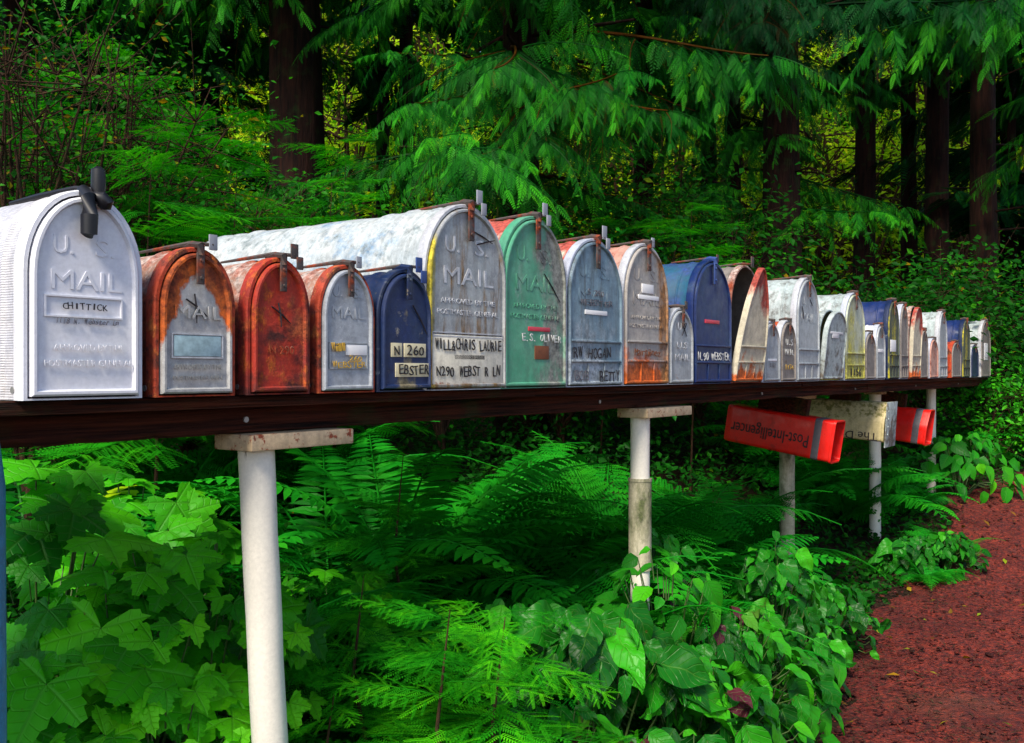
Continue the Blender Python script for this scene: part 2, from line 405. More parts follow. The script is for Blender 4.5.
def bmobj(name, bm, mat, parent=None, smooth=True, label=None, ang=40):
    bmesh.ops.recalc_face_normals(bm, faces=bm.faces)
    me = bpy.data.meshes.new(name); bm.to_mesh(me); bm.free(); me.materials.append(mat)
    if smooth:
        me.polygons.foreach_set('use_smooth', [True]*len(me.polygons))
        me.set_sharp_from_angle(angle=math.radians(ang))
    return part(name, me, parent, label)
def arch_pts(w, h, n=22, b=.40):
    """closed arch outline (x,z) from bottom left over the top to bottom right"""
    B = h*b; k = 5
    pts = [(-w/2, (h-B)*i/k) for i in range(k)]
    for i in range(n+1):
        a = PI-PI*i/n; pts.append((w/2*math.cos(a), (h-B)+B*math.sin(a)))
    pts += [(w/2, (h-B)*(k-1-i)/k) for i in range(k)]
    return pts
def off(pts, w, h, d):
    """grow outline by d (negative shrinks)"""
    return [(x*(w+2*d)/w, (z*(h+(2*d if d < 0 else d))/h)-(d if d < 0 else 0)) for x, z in pts]
def loft(bm, rings, close_first=False, close_last=False):
    R_ = [[bm.verts.new(p) for p in r] for r in rings]; n = len(R_[0])
    for a, b in zip(R_, R_[1:]):
        for k in range(n): bm.faces.new((a[k], a[(k+1) % n], b[(k+1) % n], b[k]))
    if close_first: bm.faces.new(R_[0])
    if close_last: bm.faces.new(R_[-1][::-1])
_tc = {}
def scatter_chars(items, hand):
    out = []; r = random.Random(len(items)+len(items[0][0]))
    for it in items:
        t, x, z, size, width = it[:5]; n = len(t); cw = (width or size*.6*n)/n
        for i, ch in enumerate(t):
            if ch != ' ': out.append((ch, x+(i+.5-n/2)*cw+r.uniform(-.08, .08)*cw, z+r.uniform(-.07, .07)*size, size*r.uniform(1.02, 1.25), cw*(.26 if ch in '.,1I' else .86), r.uniform(-.10, .10)))
    return out
def text_mesh(items, mat, ext=.0012, italic=0):
    """items: (string, x, z, size, width or None, rot) laid on the local XZ plane, facing -Y"""
    bm = bmesh.new()
    for it in items:
        s, x, z, size, width = it[:5]; rot = it[5] if len(it) > 5 else 0
        cu = bpy.data.curves.new('t', 'FONT'); cu.body = s; cu.size = size; cu.align_x = 'CENTER'; cu.extrude = ext; cu.shear = italic
        cu.resolution_u = 2
        ob = link(bpy.data.objects.new('t', cu)); bpy.context.view_layer.update()
        me = bpy.data.meshes.new_from_object(ob); bpy.data.objects.remove(ob); bpy.data.curves.remove(cu)
        xs = [v.co.x for v in me.vertices] or [0, 1]; wdt = max(xs)-min(xs)
        k = (width/wdt) if width else 1
        mt = Matrix.Translation((x, 0, z)) @ Matrix.Rotation(rot, 4, 'Y') @ Matrix.Rotation(PI/2, 4, 'X') @ Matrix.Diagonal((k, 1, 1, 1))
        me.transform(mt); bm.from_mesh(me); bpy.data.meshes.remove(me)
    me = bpy.data.meshes.new('letters'); bm.to_mesh(me); bm.free(); me.materials.append(mat); return me

# ------------------------------------------------------------------ mailbox materials
def tint(c, k): return tuple(min(1, x*k) for x in c)
W = lambda name, *a, **k: weathered(name, *a, **k)
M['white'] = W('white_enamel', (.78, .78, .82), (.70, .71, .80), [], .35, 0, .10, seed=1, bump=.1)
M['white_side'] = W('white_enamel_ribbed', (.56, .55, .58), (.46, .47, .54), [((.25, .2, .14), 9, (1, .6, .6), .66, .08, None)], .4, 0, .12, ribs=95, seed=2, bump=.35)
M['rust_body'] = W('rusted_sheet', (.30, .12, .07), (.36, .22, .17), [((.46, .40, .37), 36, (1, 1, 1), .57, .05, ('Z', .1, .2, .1)), ((.30, .05, .015), 16, (1, 1, 1), .55, .12, ('Z', .16, .02, .3)), (RUSTD, 22, (1, 1, 2), .62, .06, None)], .7, 0, .25, seed=3, bump=.8)
M['rust_dark'] = W('dark_rusted_sheet', (.48, .030, .008), (.30, .016, .006), [(RUSTO, 50, (1, 1, .6), .58, .06, None), ((.55, .11, .03), 11, (1, 1, 1), .66, .05, ('X', .01, .05, .1)), ((.08, .012, .01), 9, (1, 1, 1.5), .58, .07, ('Z', .12, .0, .12))], .7, 0, .2, seed=4, bump=.9)
M['rust_bright'] = W('orange_rusted_sheet', (.56, .065, .010), (.42, .035, .008), [(RUSTD, 26, (1, 1, 1), .57, .05, None), ((.60, .16, .03), 60, (1, 1, .6), .60, .05, None), ((.45, .35, .30), 30, (1, 1, 1), .70, .03, None)], .72, 0, .3, seed=5, bump=1)
M['door2'] = W('grey_paint_over_rust_door', (.46, .46, .46), (.38, .38, .39), [(RUSTO, 14, (1.2, 1, 1), .80, .05, ('A', .092, .135, .62)), (RUST, 26, (1, 1, 1), .90, .06, ('A', .092, .135, .42)), (RUST, 40, (1, 1, .25), .70, .03, None)], .55, 0, .25, seed=6, bump=.6)
M['door4'] = W('pale_zinc_door', (.42, .45, .50), (.36, .39, .44), [((.35, .10, .03), 18, (1, 1, 1), .86, .04, ('Z', .12, .2, .18))], .45, .2, .2, seed=7)
M['galv'] = W('galvanised_sheet', (.44, .47, .50), (.34, .37, .41), [((.30, .16, .08), 15, (1, 1, 2), .70, .05, None)], .42, .25, .5, seed=8)
M['galv_rim'] = W('pale_galvanised_rim', (.60, .61, .65), (.48, .50, .56), [(RUST, 20, (1, 1, 1), .72, .05, None)], .4, .15, .35, seed=9)
M['navy'] = W('navy_paint', (.004, .012, .055), (.007, .02, .075), [((.14, .17, .20), 18, (1, 1, 2), .63, .05, None), ((.20, .17, .12), 30, (1, 1, 1), .70, .04, None)], .4, 0, .2, seed=10)
M['navy_worn'] = W('worn_navy_paint', (.006, .020, .10), (.008, .025, .09), [((.20, .17, .10), 16, (1, 1, .7), .80, .06, ('B', .075, .02, .32)), ((.25, .23, .20), 60, (1, 1, 1), .66, .04, None)], .5, 0, .15, seed=11, bump=.6)
M['blue'] = W('blue_paint', (.003, .015, .10), (.005, .022, .12), [((.03, .07, .15), 12, (1, 1, 1), .6, .1, None), ((.2, .22, .28), 40, (1, 1, 1), .74, .03, None)], .4, 0, .2, seed=12)
M['blue_top'] = W('faded_blue_paint', (.012, .07, .15), (.018, .11, .19), [((.02, .05, .2), 10, (1, 1, 1), .55, .1, None)], .5, 0, .25, seed=13)
M['jumbo'] = W('white_paint_worn_to_blue', (.54, .57, .58), (.40, .46, .50), [((.10, .24, .42), 9, (1, .8, 1), .62, .07, None), ((.20, .25, .27), 30, (1, 1, 1), .60, .08, None), ((.24, .12, .07), 12, (1, 1, 1), .72, .04, None)], .5, .05, .45, seed=14, bump=.5)
M['jdoor'] = W('grey_blue_door', (.42, .44, .44), (.34, .36, .39), [((.60, .50, .04), 10, (2, 1, .35), .90, .08, ('X', -.06, -.12, .5)), ((.22, .13, .05), 1, (40, 1, 6), .62, .08, ('Z', .25, .05, .1))], .45, .25, .4, seed=15)
M['cream'] = W('cream_paint_rusting', (.82, .78, .68), (.74, .70, .58), [(RUST, 22, (1, 1, 1), .70, .05, ('Z', .04, .0, .25))], .55, 0, .3, seed=16)
M['green'] = W('green_paint', (.05, .30, .17), (.12, .38, .25), [((.30, .42, .38), 8, (1, 1, .7), .66, .08, None), ((.22, .23, .21), 9, (1, 1, .5), .62, .06, ('X', 0, .09, .2)), ((.30, .15, .04), 13, (1, 1, .6), .72, .04, None)], .5, 0, .3, seed=17)
M['green_top'] = W('peeling_white_over_red', (.58, .54, .42), (.50, .48, .42), [((.40, .07, .05), 12, (1, 1, 1), .52, .05, ('Z', .15, .3, .1)), ((.06, .3, .15), 10, (1, 1, 1), .70, .04, ('Z', .22, .05, .35))], .55, 0, .3, seed=18)
M['bluegrey'] = W('blue_grey_metal', (.21, .31, .39), (.15, .24, .32), [((.10, .12, .12), 1, (60, 1, 5), .60, .1, None), ((.38, .44, .50), 9, (1, 1, 1), .62, .1, ('Z', .15, .0, .2))], .42, .3, .4, seed=19)
M['rimblue'] = W('pale_lavender_rim', (.55, .58, .68), (.44, .48, .60), [(RUSTD, 30, (1, 1, 1), .70, .04, None)], .45, .1, .25, seed=20)
M['sandred'] = W('faded_red_lead_sheet', (.46, .17, .12), (.52, .33, .27), [((.22, .05, .03), 30, (1, 1, 1), .60, .06, None)], .65, 0, .3, seed=21, bump=.7)
M['door9'] = W('grey_door_rusting_below', (.46, .42, .38), (.36, .34, .33), [(RUSTO, 12, (1, 1, .6), .80, .08, ('Z', .16, .0, .50)), ((.30, .14, .05), 10, (1, 1, .4), .78, .08, ('X', .02, .08, .35))], .5, .15, .35, seed=22, bump=.6)
M['door12'] = W('peeling_cream_door', (.62, .56, .42), (.50, .46, .36), [(RUSTO, 12, (1.3, 1, .8), .66, .06, ('Z', .06, .0, .35)), ((.35, .045, .03), 10, (1, 1, .5), .78, .06, ('Z', .17, .33, .45))], .6, 0, .35, seed=23, bump=.6)
M['white_old'] = W('dirty_white_paint', (.46, .52, .53), (.34, .42, .44), [((.20, .22, .22), 34, (1, 1, 1), .57, .07, None), ((.14, .12, .10), 12, (1, 1, 1), .68, .05, ('Z', .2, .0, .15))], .5, 0, .35, seed=24)
M['yellowmoss'] = W('mossy_yellow_door', (.50, .55, .50), (.42, .48, .38), [((.46, .44, .08), 9, (1, 1, .5), .62, .12, ('Z', .3, .0, .3)), ((.06, .07, .05), 1, (70, 1, 8), .60, .06, None)], .6, 0, .35, seed=25)
M['moss_dark'] = W('dark_door_with_yellow_lichen', (.07, .09, .05), (.05, .06, .05), [((.42, .38, .02), 12, (1.5, 1, .5), .60, .05, None)], .6, 0, .3, seed=26)
M['tan'] = W('tan_weathered_paint', (.24, .21, .19), (.19, .17, .16), [((.12, .09, .07), 30, (1, 1, 1), .62, .06, None)], .6, 0, .35, seed=27)
M['black'] = flat('black_plastic', (.004, .004, .008), .45)
M['iron'] = W('rusty_iron_strap', (.12, .10, .10), (.07, .055, .05), [(RUST, 30, (1, 1, 1), .56, .08, None)], .55, .4, .1, seed=28)
M['tabgrey'] = flat('grey_flag_paint', (.26, .28, .33), .5)
M['tabblue'] = flat('blue_flag_paint', (.02, .05, .20), .5)
M['steel'] = flat('old_steel', (.35, .34, .33), .4, .7)
M['ink'] = flat('black_ink', (.012, .010, .016), .6, 0, .5)
M['inkfade'] = flat('faded_ink', (.12, .12, .15), .7, 0, .6)
M['brownink'] = flat('brown_lettering', (.20, .06, .02), .7, 0, .6)
M['palelet'] = flat('pale_lettering', (.62, .63, .62), .5, 0, .4)
M['yellowlet'] = flat('flaking_yellow_lettering', (.60, .36, .04), .6, 0, .8)
M['paper'] = flat('white_sticker', (.78, .78, .80), .5, 0, .1)
M['redtag'] = flat('red_sticker', (.55, .03, .06), .4)
M['plate_cream'] = flat('cream_letter_tile', (.66, .60, .40), .5, 0, .3)
M['plate_blue'] = flat('pale_blue_panel', (.36, .52, .58), .5, 0, .7)
M['wood_dark'] = barkmat('wet_dark_timber', (.004, .002, .002), (.10, .022, .010), 8, True)
M['dark_in'] = flat('dark_inside', (.02, .018, .018), .8)
M['post'] = W('white_painted_pipe', (.82, .77, .68), (.76, .72, .64), [((.13, .08, .04), 1, (70, 70, 7), .74, .04, ('Z', .78, .90, .12)), ((.30, .26, .18), 14, (1, 1, .6), .80, .08, ('Z', .30, .0, .2))], .35, 0, .0, seed=30, bump=.12)
M['post_old'] = W('mossy_cream_pipe', (.58, .52, .38), (.44, .40, .26), [((.10, .12, .04), 10, (1, 1, .5), .56, .08, None)], .6, 0, .5, seed=31)
M['cap'] = W('rust_speckled_cream_board', (.62, .46, .28), (.52, .38, .24), [(RUST, 55, (1, 1, 1), .60, .03, None)], .5, 0, .3, seed=32)
M['tube_red'] = W('red_plastic', (.80, .010, .006), (.68, .008, .006), [((.10, .01, .01), 9, (1, 1, 1), .68, .1, None)], .35, 0, .18, seed=33, bump=.1)
M['tape'] = flat('silver_tape', (.10, .09, .11), .5, .0, .5)
M['tube_cream'] = W('mossy_cream_plastic', (.62, .52, .30), (.52, .44, .22), [((.16, .15, .03), 45, (1, 1, 1), .66, .06, ('Z', -.02, .05, .14))], .55, 0, .4, seed=34)
M['post_blue'] = W('blue_painted_pipe', (.03, .22, .38), (.03, .18, .30), [], .45, 0, .2, seed=35)

# ------------------------------------------------------------------ mailbox builder
def emb(w, h, top=.78, two=True, mail=True, k=1.):
    """embossed US MAIL words"""
    it = []
    if mail:
        it += [('U.', -w*.20, h*(top-.10), h*.125, w*.17), ('S.', w*.17, h*(top-.10), h*.125, w*.17), ('MAIL', 0, h*(top-.27), h*.135, w*.62)]
    if two: it += [('APPROVED BY THE', 0, h*(top-.375), h*.040, w*.68), ('POSTMASTER GENERAL', 0, h*(top-.435), h*.040, w*.76)]
    return it
def mailbox(xl, xr, top, L, label, body, rim, door, bottom=None, bands=(), tilt=0, plates=True, latch='strap', latchm='iron',
            words=None, wordm=None, ridges=False, extra=None, group='rural mailboxes crowded side by side on the shelf', skirt=0., flag=None, b=.40, gap=0., small=False, vset=0., name='mailbox', scuff=True, rivet=True, lean=0.):
    s0, s1 = s_of(xl), s_of(xr); s = (s0+s1)/2; w = (s1-s0)-.004
    x, y = row(s, vset)
    h = wz(top, row(s)[1])-BASE
    r = thing(name, label, 'mailbox', (x, y, BASE+.001), ROT+lean, group)
    P = arch_pts(w, h, b=b)
    # body: outer skin with bands, inner skin
    bm = bmesh.new(); rings = []
    prof = [(0, .000), (.0, .003), (.012, .003), (.016, 0.)]
    lip = .05
    for (a, bw) in ((lip, .006),)+tuple(bands):
        prof += [(a, 0), (a+.003, .003), (a+bw, .003), (a+bw+.003, 0)]
    prof = [(0.0, -.0015)]+sorted(prof[1:], key=lambda q: q[0])+[(L-.014, 0), (L-.010, .003), (L, .003), (L, -.004), (L-.004, -.006)]
    ph = xl*.37
    def ring(yy, d):
        o = off(P, w, h, d); a = .0022*min(1, max(0, yy-.03)*12)
        return [(px_+a*math.sin(yy*31+pz*23+ph), yy, max(pz+a*math.sin(yy*27+px_*45+ph*2)*min(1, pz*9), 0)) for px_, pz in o]
    for k in range(1, 9):
        a = lip+.012+(L-lip-.03)*k/9
        if all(abs(a-q[0]) > .008 for q in prof): prof.append((a, 0))
    prof = [prof[0]]+sorted(prof[1:], key=lambda q: q[0])
    inner = [(L-.008, -.006), (.0, -.0035)]
    loft(bm, [ring(a, d) for a, d in prof])
    loft(bm, [ring(L-.002, -.004), ring(L-.002, -.03)], close_last=True)
    loft(bm, [ring(a, d) for a, d in inner], close_first=True)
    bo = bmobj('body', bm, M[body], r)
    # hem: rolled band at the mouth in its own paint
    bm = bmesh.new()
    loft(bm, [ring(.020, .0035), ring(.018, .0048), ring(-.001, .0048), ring(-.003, .003), ring(-.003, -.002), ring(.004, -.003)])
    bmobj('rim', bm, M[rim], r)
    # door
    dr = link(bpy.data.objects.new('door_hinge', None)) if False else None
    bm = bmesh.new(); D = -.0035
    q = lambda yy, d, zc=0: [(a, yy, max(c, -skirt) if skirt == 0 else (c if c > .004 else -skirt)) for a, c in off(P, w, h, d)]
    loft(bm, [q(.010, -.005), q(D-.004, -.005), q(D-.006, -.0075), q(D-.006, -.011), q(D-.001, -.0135), q(D-.001, -.0145)], close_last=True)
    wi = w-.03
    if ridges:
        for zz in (h*.30, h*.165):
            bx(bm, -wi/2-.001, wi/2+.001, D-.007, D-.0005, zz, zz+.006, .002)
        n = 3
        for k in range(n+1):
            xx = -wi/2+wi*k/n; bx(bm, xx-.002, xx+.002, D-.005, D-.0004, .006, h*.165-.002, .001)
    do = bmobj('door', bm, M[door], r, ang=30)
    subs = []
    if words is None: words = [('emb', 1)]
    for wd in words:
        if wd[0] == 'emb':
            me = text_mesh(emb(w, h, **(wd[2] if len(wd) > 2 else {})), M[wordm or door], .0009)
            o = part('embossed_lettering', me, do); o.location = (0, D-.0012, 0)
        elif wd[0] == 'txt':    # ('txt', material, items, italic)
            its = [(t[0], t[1]*w, t[2]*h, t[3]*h, t[4]*w if t[4] else None)+tuple(t[5:]) for t in wd[2]]
            if wd[1] in ('ink', 'inkfade', 'yellowlet', 'brownink', 'palelet'): its = scatter_chars(its, 1)
            me = text_mesh(its, M[wd[1]], .0005, wd[3] if len(wd) > 3 else 0)
            o = part('lettering', me, do); o.location = (0, D-.0045 if not ridges else D-.0045, 0)
        elif wd[0] == 'plate':  # ('plate', material, x0,x1,z0,z1, name)
            bm = bmesh.new(); bx(bm, wd[2]*w, wd[3]*w, D-.0030, D-.0008, wd[4]*h, wd[5]*h, .0005)
            bmobj(wd[6] if len(wd) > 6 else 'sticker', bm, M[wd[1]], do)
        elif wd[0] == 'frame':
            bm = bmesh.new(); x0, x1, z0, z1 = wd[2]*w, wd[3]*w, wd[4]*h, wd[5]*h; e = .0022
            bx(bm, x0, x1, D-.0035, D-.0007, z1-e, z1); bx(bm, x0, x1, D-.0035, D-.0007, z0, z0+e)
            bx(bm, x0, x0+e, D-.0033, D-.0007, z0+e, z1-e); bx(bm, x1-e, x1, D-.0033, D-.0007, z0+e, z1-e)
            bmobj('name_frame', bm, M[wd[1]], do)
        elif wd[0] == 'scratch':
            bm = bmesh.new()
            for (xa, za, xb, zb) in wd[1]:
                a = Vector((xa*w, D-.0035, za*h)); c = Vector((xb*w, D-.0035, zb*h)); mdl = (a+c)/2+Vector((.0015, 0, .001))
                tb(bm, [a, mdl, c], [.0012, .0016, .0008], 5)
            bmobj('pen_mark', bm, M['ink'], do)
    if tilt > .11:
        for v in do.data.vertices:
            t_ = v.co.z/h; v.co.x = v.co.x*(1-.62*t_**1.2)*.95+.022*t_; v.co.y -= .02*math.sin(t_*3)*v.co.x/w
    if tilt:
        do.rotation_euler = (tilt, 0, 0); do.location = (0, -.004, .003)
    # latch
    k = h/.22 if h < .28 else 1.35
    lm = M[latchm]
    if latch == 'strap':
        bm = bmesh.new()
        bx(bm, -.0065*k, .0065*k, D-.0105, D-.0065, h-.052*k, h-.004, .0015)
        if not tilt: tb(bm, [(0, D-.008, h-.008), (0, D-.010, h+.006), (0, .006, h+.009), (.001, .03, h+.006)], [.006*k, .0065*k, .006*k, .004*k], 6)
        for zz in (.016, .042):
            tb(bm, [(0, D-.0135, h-zz*k), (0, D-.0095, h-zz*k)], .0026*k, 8)
        bmobj('latch', bm, lm, do if tilt else r)
    elif latch == 'plastic':
        bm = bmesh.new()
        tb(bm, [(-.004, D-.012, h-.058), (-.004, D-.014, h-.055), (-.004, D-.015, h-.03), (-.003, D-.012, h-.006), (0, .004, h+.006)], [.006, .0105, .011, .010, .008], 12)
        tb(bm, [(.004, D-.01, h-.002), (.012, D-.016, h-.004), (.018, D-.017, h-.012), (.019, D-.016, h-.020)], [.005, .009, .011, .006], 12)
        bmobj('latch', bm, M['black'], r)
        bm = bmesh.new(); tb(bm, [(.014, D-.006, h-.004), (.014, D-.006, h+.012), (.014, D-.006, h+.034), (.014, D-.006, h+.038)], [.007, .0095, .009, .004], 12)
        tb(bm, [(.014, D-.006, h+.004), (0, .02, h+.009), (-.008, .10, h+.006), (-.012, .17, h+.003)], [.006, .005, .005, .003], 8)
        bmobj('flag', bm, M['black'], r)
    if flag:
        bm = bmesh.new(); k2 = flag.get('k', 1.)
        tb(bm, [(-.012, .13, h+.004), (-.008, .07, h+.007), (0, .012, h+.011), (.012*k2, D, h+.010), (.028*k2, D-.004, h+.010)], [.002, .003, .0038, .0032, .003], 6)
        bmobj('flag_arm', bm, M['iron'], r)
        bm = bmesh.new(); z0 = flag.get('z', .006)
        bx(bm, .020*k2, .036*k2, D-.006, D-.003, h+z0, h+z0+.026*k2, .001)
        if flag.get('two'): bx(bm, .030*k2, .044*k2, D-.0095, D-.0065, h+z0-.018*k2, h+z0+.004, .001)
        bmobj('flag', bm, M[flag.get('m', 'tabgrey')], r)
    if rivet:
        bm = bmesh.new()
        tb(bm, [(-w/2-.006, .020, .013), (-w/2-.001, .020, .013)], .0045, 10)
        bmobj('hinge_rivet', bm, M['steel'], r)
    return r, w, h, do

X1 = [(-.05, .70, -.02, .50), (-.16, .66, .12, .55)]
G2 = None
# 1
r1, w1, h1, _ = mailbox(23, 140, 195, .58, 'large clean white mailbox with black plastic latch, nearest on the shelf', 'white_side', 'white', 'white', latch='plastic',
        words=[('emb', 1, dict(top=.80, two=False)), ('txt', 'white', [('APPROVED BY THE', .02, .235, .045, .62), ('POSTMASTER GENERAL', .02, .16, .045, .78)]),
               ('frame', 'white', -.36, .32, .395, .50), ('txt', 'ink', [('CHITTICK', -.02, .435, .040, .40)]), ('txt', 'inkfade', [('1118 N. Webster Ln', .0, .365, .036, .56)], .2)], flag=None)
# 2
mailbox(155, 233, 251, .48, 'rusty mailbox whose door is half grey paint and half orange rust, beside the white one', 'rust_body', 'rust_bright', 'door2',
        words=[('txt', 'door2', [('MAIL', 0, .53, .13, .62)]), ('scratch', X1), ('frame', 'galv_rim', -.34, .34, .26, .43), ('plate', 'plate_blue', -.31, .31, .275, .415, 'name_panel'),
               ('txt', 'steel', [('APPROVED BY THE', 0, .185, .05, .64), ('POSTMASTER GEN.', 0, .115, .04, .66)])], flag=dict(z=.002, k=.9))
# 3
mailbox(247, 308, 261, .48, 'deep red rusted mailbox with a pen cross on its all-rust door', 'rust_body', 'rust_dark', 'rust_dark',
        words=[('txt', 'rust_body', [('N 290', 0, .30, .09, .42)]), ('scratch', [(-.05, .68, .0, .50), (-.16, .65, .16, .53)])], flag=dict(m='iron', z=.004, two=True, k=.95))
# 4
mailbox(318, 373, 268, .48, 'rusty mailbox with pale grey door and flaked yellow name lettering', 'rust_body', 'rust_bright', 'door4',
        words=[('emb', 1, dict(top=.86, two=False)), ('frame', 'galv', -.36, .36, .19, .40), ('plate', 'paper', -.05, .36, .30, .385), ('txt', 'yellowlet', [('Will', -.2, .33, .09, .25), ('260', .12, .255, .05, .25), ('WEBSTER', 0, .20, .065, .62)])], flag=dict(z=.0, k=.8), gap=.01)
# 5
mailbox(377, 431, 272, .48, 'small navy blue mailbox with cream letter tiles reading EBSTER', 'navy', 'navy', 'navy_worn', latchm='navy',
        words=[('plate', 'plate_cream', -.30, -.10, .285, .40, 'number_tile'), ('plate', 'plate_cream', -.06, .36, .285, .40, 'number_tile'), ('plate', 'plate_cream', -.22, .44, .12, .235, 'name_tile'),
               ('txt', 'ink', [('N', -.20, .305, .10, .11), ('260', .15, .305, .10, .34), ('EBSTER', .11, .14, .10, .58)]), ('scratch', [(.10, .72, .38, .48)])], flag=dict(m='tabblue', k=1.1, z=0., two=True))
# 6
jb = (.11, .012), (.17, .012), (.45, .012), (.60, .012), (.66, .012)
mailbox(424, 505, 207.5, .75, 'jumbo grey-doored mailbox with long whitish-blue body, tallest of the row', 'jumbo', 'galv_rim', 'jdoor', bands=jb, latchm='iron',
        words=[('emb', 1, dict(top=.84)), ('plate', 'cream', -.44, .44, .012, .295, 'cream_panel'), ('frame', 'galv_rim', -.44, .44, .285, .31),
               ('txt', 'ink', [('WILL&CHRIS LAURIE', 0, .215, .075, .84), ('N290 WEBST R LN', 0, .075, .072, .80)]), ('plate', 'ink', -.18, .20, .165, .19, 'label_strip'), ('scratch', [(.05, .87, .3, .82), (.1, .80, .33, .84)])],
        wordm='galv_rim', flag=dict(k=1.15, two=True, z=.008))
# 7
mailbox(500, 565, 219, .60, 'green painted mailbox with peeling red top and E.S. OLIVER on its door', 'green_top', 'green', 'green', bands=((.11, .01),), latchm='iron',
        words=[('emb', 1, dict(top=.84)), ('plate', 'redtag', -.12, .22, .335, .36), ('txt', 'palelet', [('E.S. OLIVER', .08, .275, .055, .62)]), ('plate', 'brownink', -.02, .20, .17, .25, 'tape_patch'), ('scratch', [(.12, .68, .38, .52)])],
        flag=dict(k=1.15, two=True, z=.008))
# 8
mailbox(565, 621, 241, .60, 'blue-grey mailbox hand-lettered RW HOGAN in dark marker', 'green_top', 'rimblue', 'bluegrey', skirt=.016, ridges=True, latchm='iron',
        words=[('emb', 1, dict(top=.84, two=False)), ('plate', 'paper', -.20, .20, .49, .52), ('txt', 'ink', [('RW HOGAN', -.08, .195, .09, .68), ('BETTY', .24, .03, .10, .38)]), ('txt', 'inkfade', [('BOB', -.27, .04, .09, .26), ('WEBSTER', 0, .55, .05, .6), ('5.290', -.02, .62, .05, .3)])],
        flag=dict(k=1.3, two=True, z=.006))
# 9
mailbox(622, 667, 245.5, .60, 'grey-doored mailbox stained orange with rust, next to the RW HOGAN one', 'sandred', 'galv_rim', 'door9', bands=((.10, .01),), ridges=True,
        words=[('emb', 1, dict(top=.84)), ('plate', 'paper', -.12, .14, .655, .72), ('plate', 'paper', -.2, .26, .61, .64), ('txt', 'brownink', [('Martinez', 0, .21, .07, .6)])], flag=dict(k=1., z=-.004))
# 10
mailbox(667, 692, 309.5, .44, 'small grey mailbox with pen cross, squeezed between rust-stained and blue mailboxes', 'sandred', 'galv_rim', 'galv',
        words=[('txt', 'galv_rim', [('U', -.1, .72, .14, .14), ('U.S', 0, .48, .12, .42), ('MAIL', 0, .32, .12, .6)]), ('scratch', [(-.02, .82, .2, .64), (.2, .82, .0, .64)])], flag=dict(z=0, k=.9, m='iron'), name='mailbox')
# 11
mailbox(692, 730, 262, .60, 'large royal blue mailbox with white number lettering on its door', 'blue_top', 'blue', 'blue', bands=((.12, .01), (.36, .01)), latchm='tabblue', ridges=True,
        words=[('plate', 'redtag', -.22, .16, .49, .52), ('txt', 'palelet', [('N.90 WEBSTER', 0, .19, .08, .84)])], flag=dict(k=.9, m='iron', z=0))
# 12
mailbox(730, 760, 267, .60, 'rust-edged mailbox with its cream door hanging open', 'tan', 'rust_body', 'door12', ridges=True, tilt=.115, latch=None, words=[], flag=dict(k=1.4, m='iron', z=0))
# 13
mailbox(762, 778.6, 322.5, .42, 'small blue-grey mailbox with a white sticker, left of the pair before the pale dome', 'sandred', 'rimblue', 'galv', skirt=.03,
        words=[('plate', 'paper', -.24, .30, .35, .39), ('txt', 'inkfade', [('1162', 0, .25, .09, .4)])])
# 14
mailbox(779.5, 794.6, 321.5, .42, 'small red-sided mailbox with a grey door, right of the pair before the pale dome', 'rust_bright', 'galv_rim', 'tan',
        words=[('txt', 'palelet', [('U.S', 0, .6, .12, .5), ('MAIL', 0, .45, .12, .6)]), ('txt', 'yellowlet', [('1174', 0, .2, .1, .6)])])
# 15
mailbox(795.5, 818, 279, .62, 'large pale dome-topped mailbox with speckled grey door and ribs', 'white_old', 'galv_rim', 'galv', ridges=True, words=[('emb', 1, dict(top=.84, two=False)), ('scratch', [(-.3, .72, -.22, .60), (.05, .80, .16, .74)])], flag=dict(k=.7, m='iron', z=0))
# 16
mailbox(819, 840, 311, .46, 'small yellow-topped mailbox with its door drooping ajar', 'yellowmoss', 'white_old', 'white_old', tilt=.10, latch=None, words=[('plate', 'paper', -.2, .1, .60, .67), ('plate', 'paper', -.3, .3, .66, .69)])
# 17
mailbox(844, 863.5, 294, .60, 'large whitish mailbox with green-yellow moss on its door', 'white_old', 'rimblue', 'yellowmoss', ridges=True, words=[('txt', 'ink', [('1156', 0, .05, .1, .6)])])
# 18
mailbox(864, 874.5, 333, .42, 'small mailbox with dull brown door, beside the mossy one', 'white', 'rimblue', 'tan', words=[])
# 19
mailbox(875, 884, 325.5, .46, 'slim white mailbox with grey door before the blue dome', 'white', 'rimblue', 'galv', skirt=.02, words=[('plate', 'paper', -.3, .3, .5, .56)])
# 20
mailbox(887, 898, 301, .60, 'blue-domed mailbox whose dark door is streaked with yellow lichen', 'blue', 'navy', 'moss_dark', ridges=True, words=[('plate', 'paper', -.3, .2, .35, .5)])
# 21
mailbox(899, 907, 305, .55, 'tall narrow tan mailbox right after the lichen-streaked one', 'galv_rim', 'rimblue', 'tan', ridges=True, words=[])
# 22
mailbox(908.5, 918, 307, .55, 'tall mailbox with peeling rust and pale streaks, its door ajar', 'white_old', 'rust_body', 'door12', ridges=True, tilt=.05, latch=None, words=[])
# 23
mailbox(919.5, 927, 330, .42, 'small orange-edged mailbox with brown door', 'white_old', 'rust_bright', 'tan', words=[])
# 24
mailbox(929, 937, 339, .42, 'small whitish mailbox with red stains near the far end', 'white_old', 'rimblue', 'sandred', words=[])
# 25
mailbox(938, 946, 312, .60, 'large pale mailbox with rust spots on its dome near the far end', 'white_old', 'galv_rim', 'galv', ridges=True, words=[])
# 26
mailbox(951, 960, 342, .44, 'small red-rusted mailbox in front of the dark blue dome', 'rust_dark', 'rust_bright', 'tan', words=[])
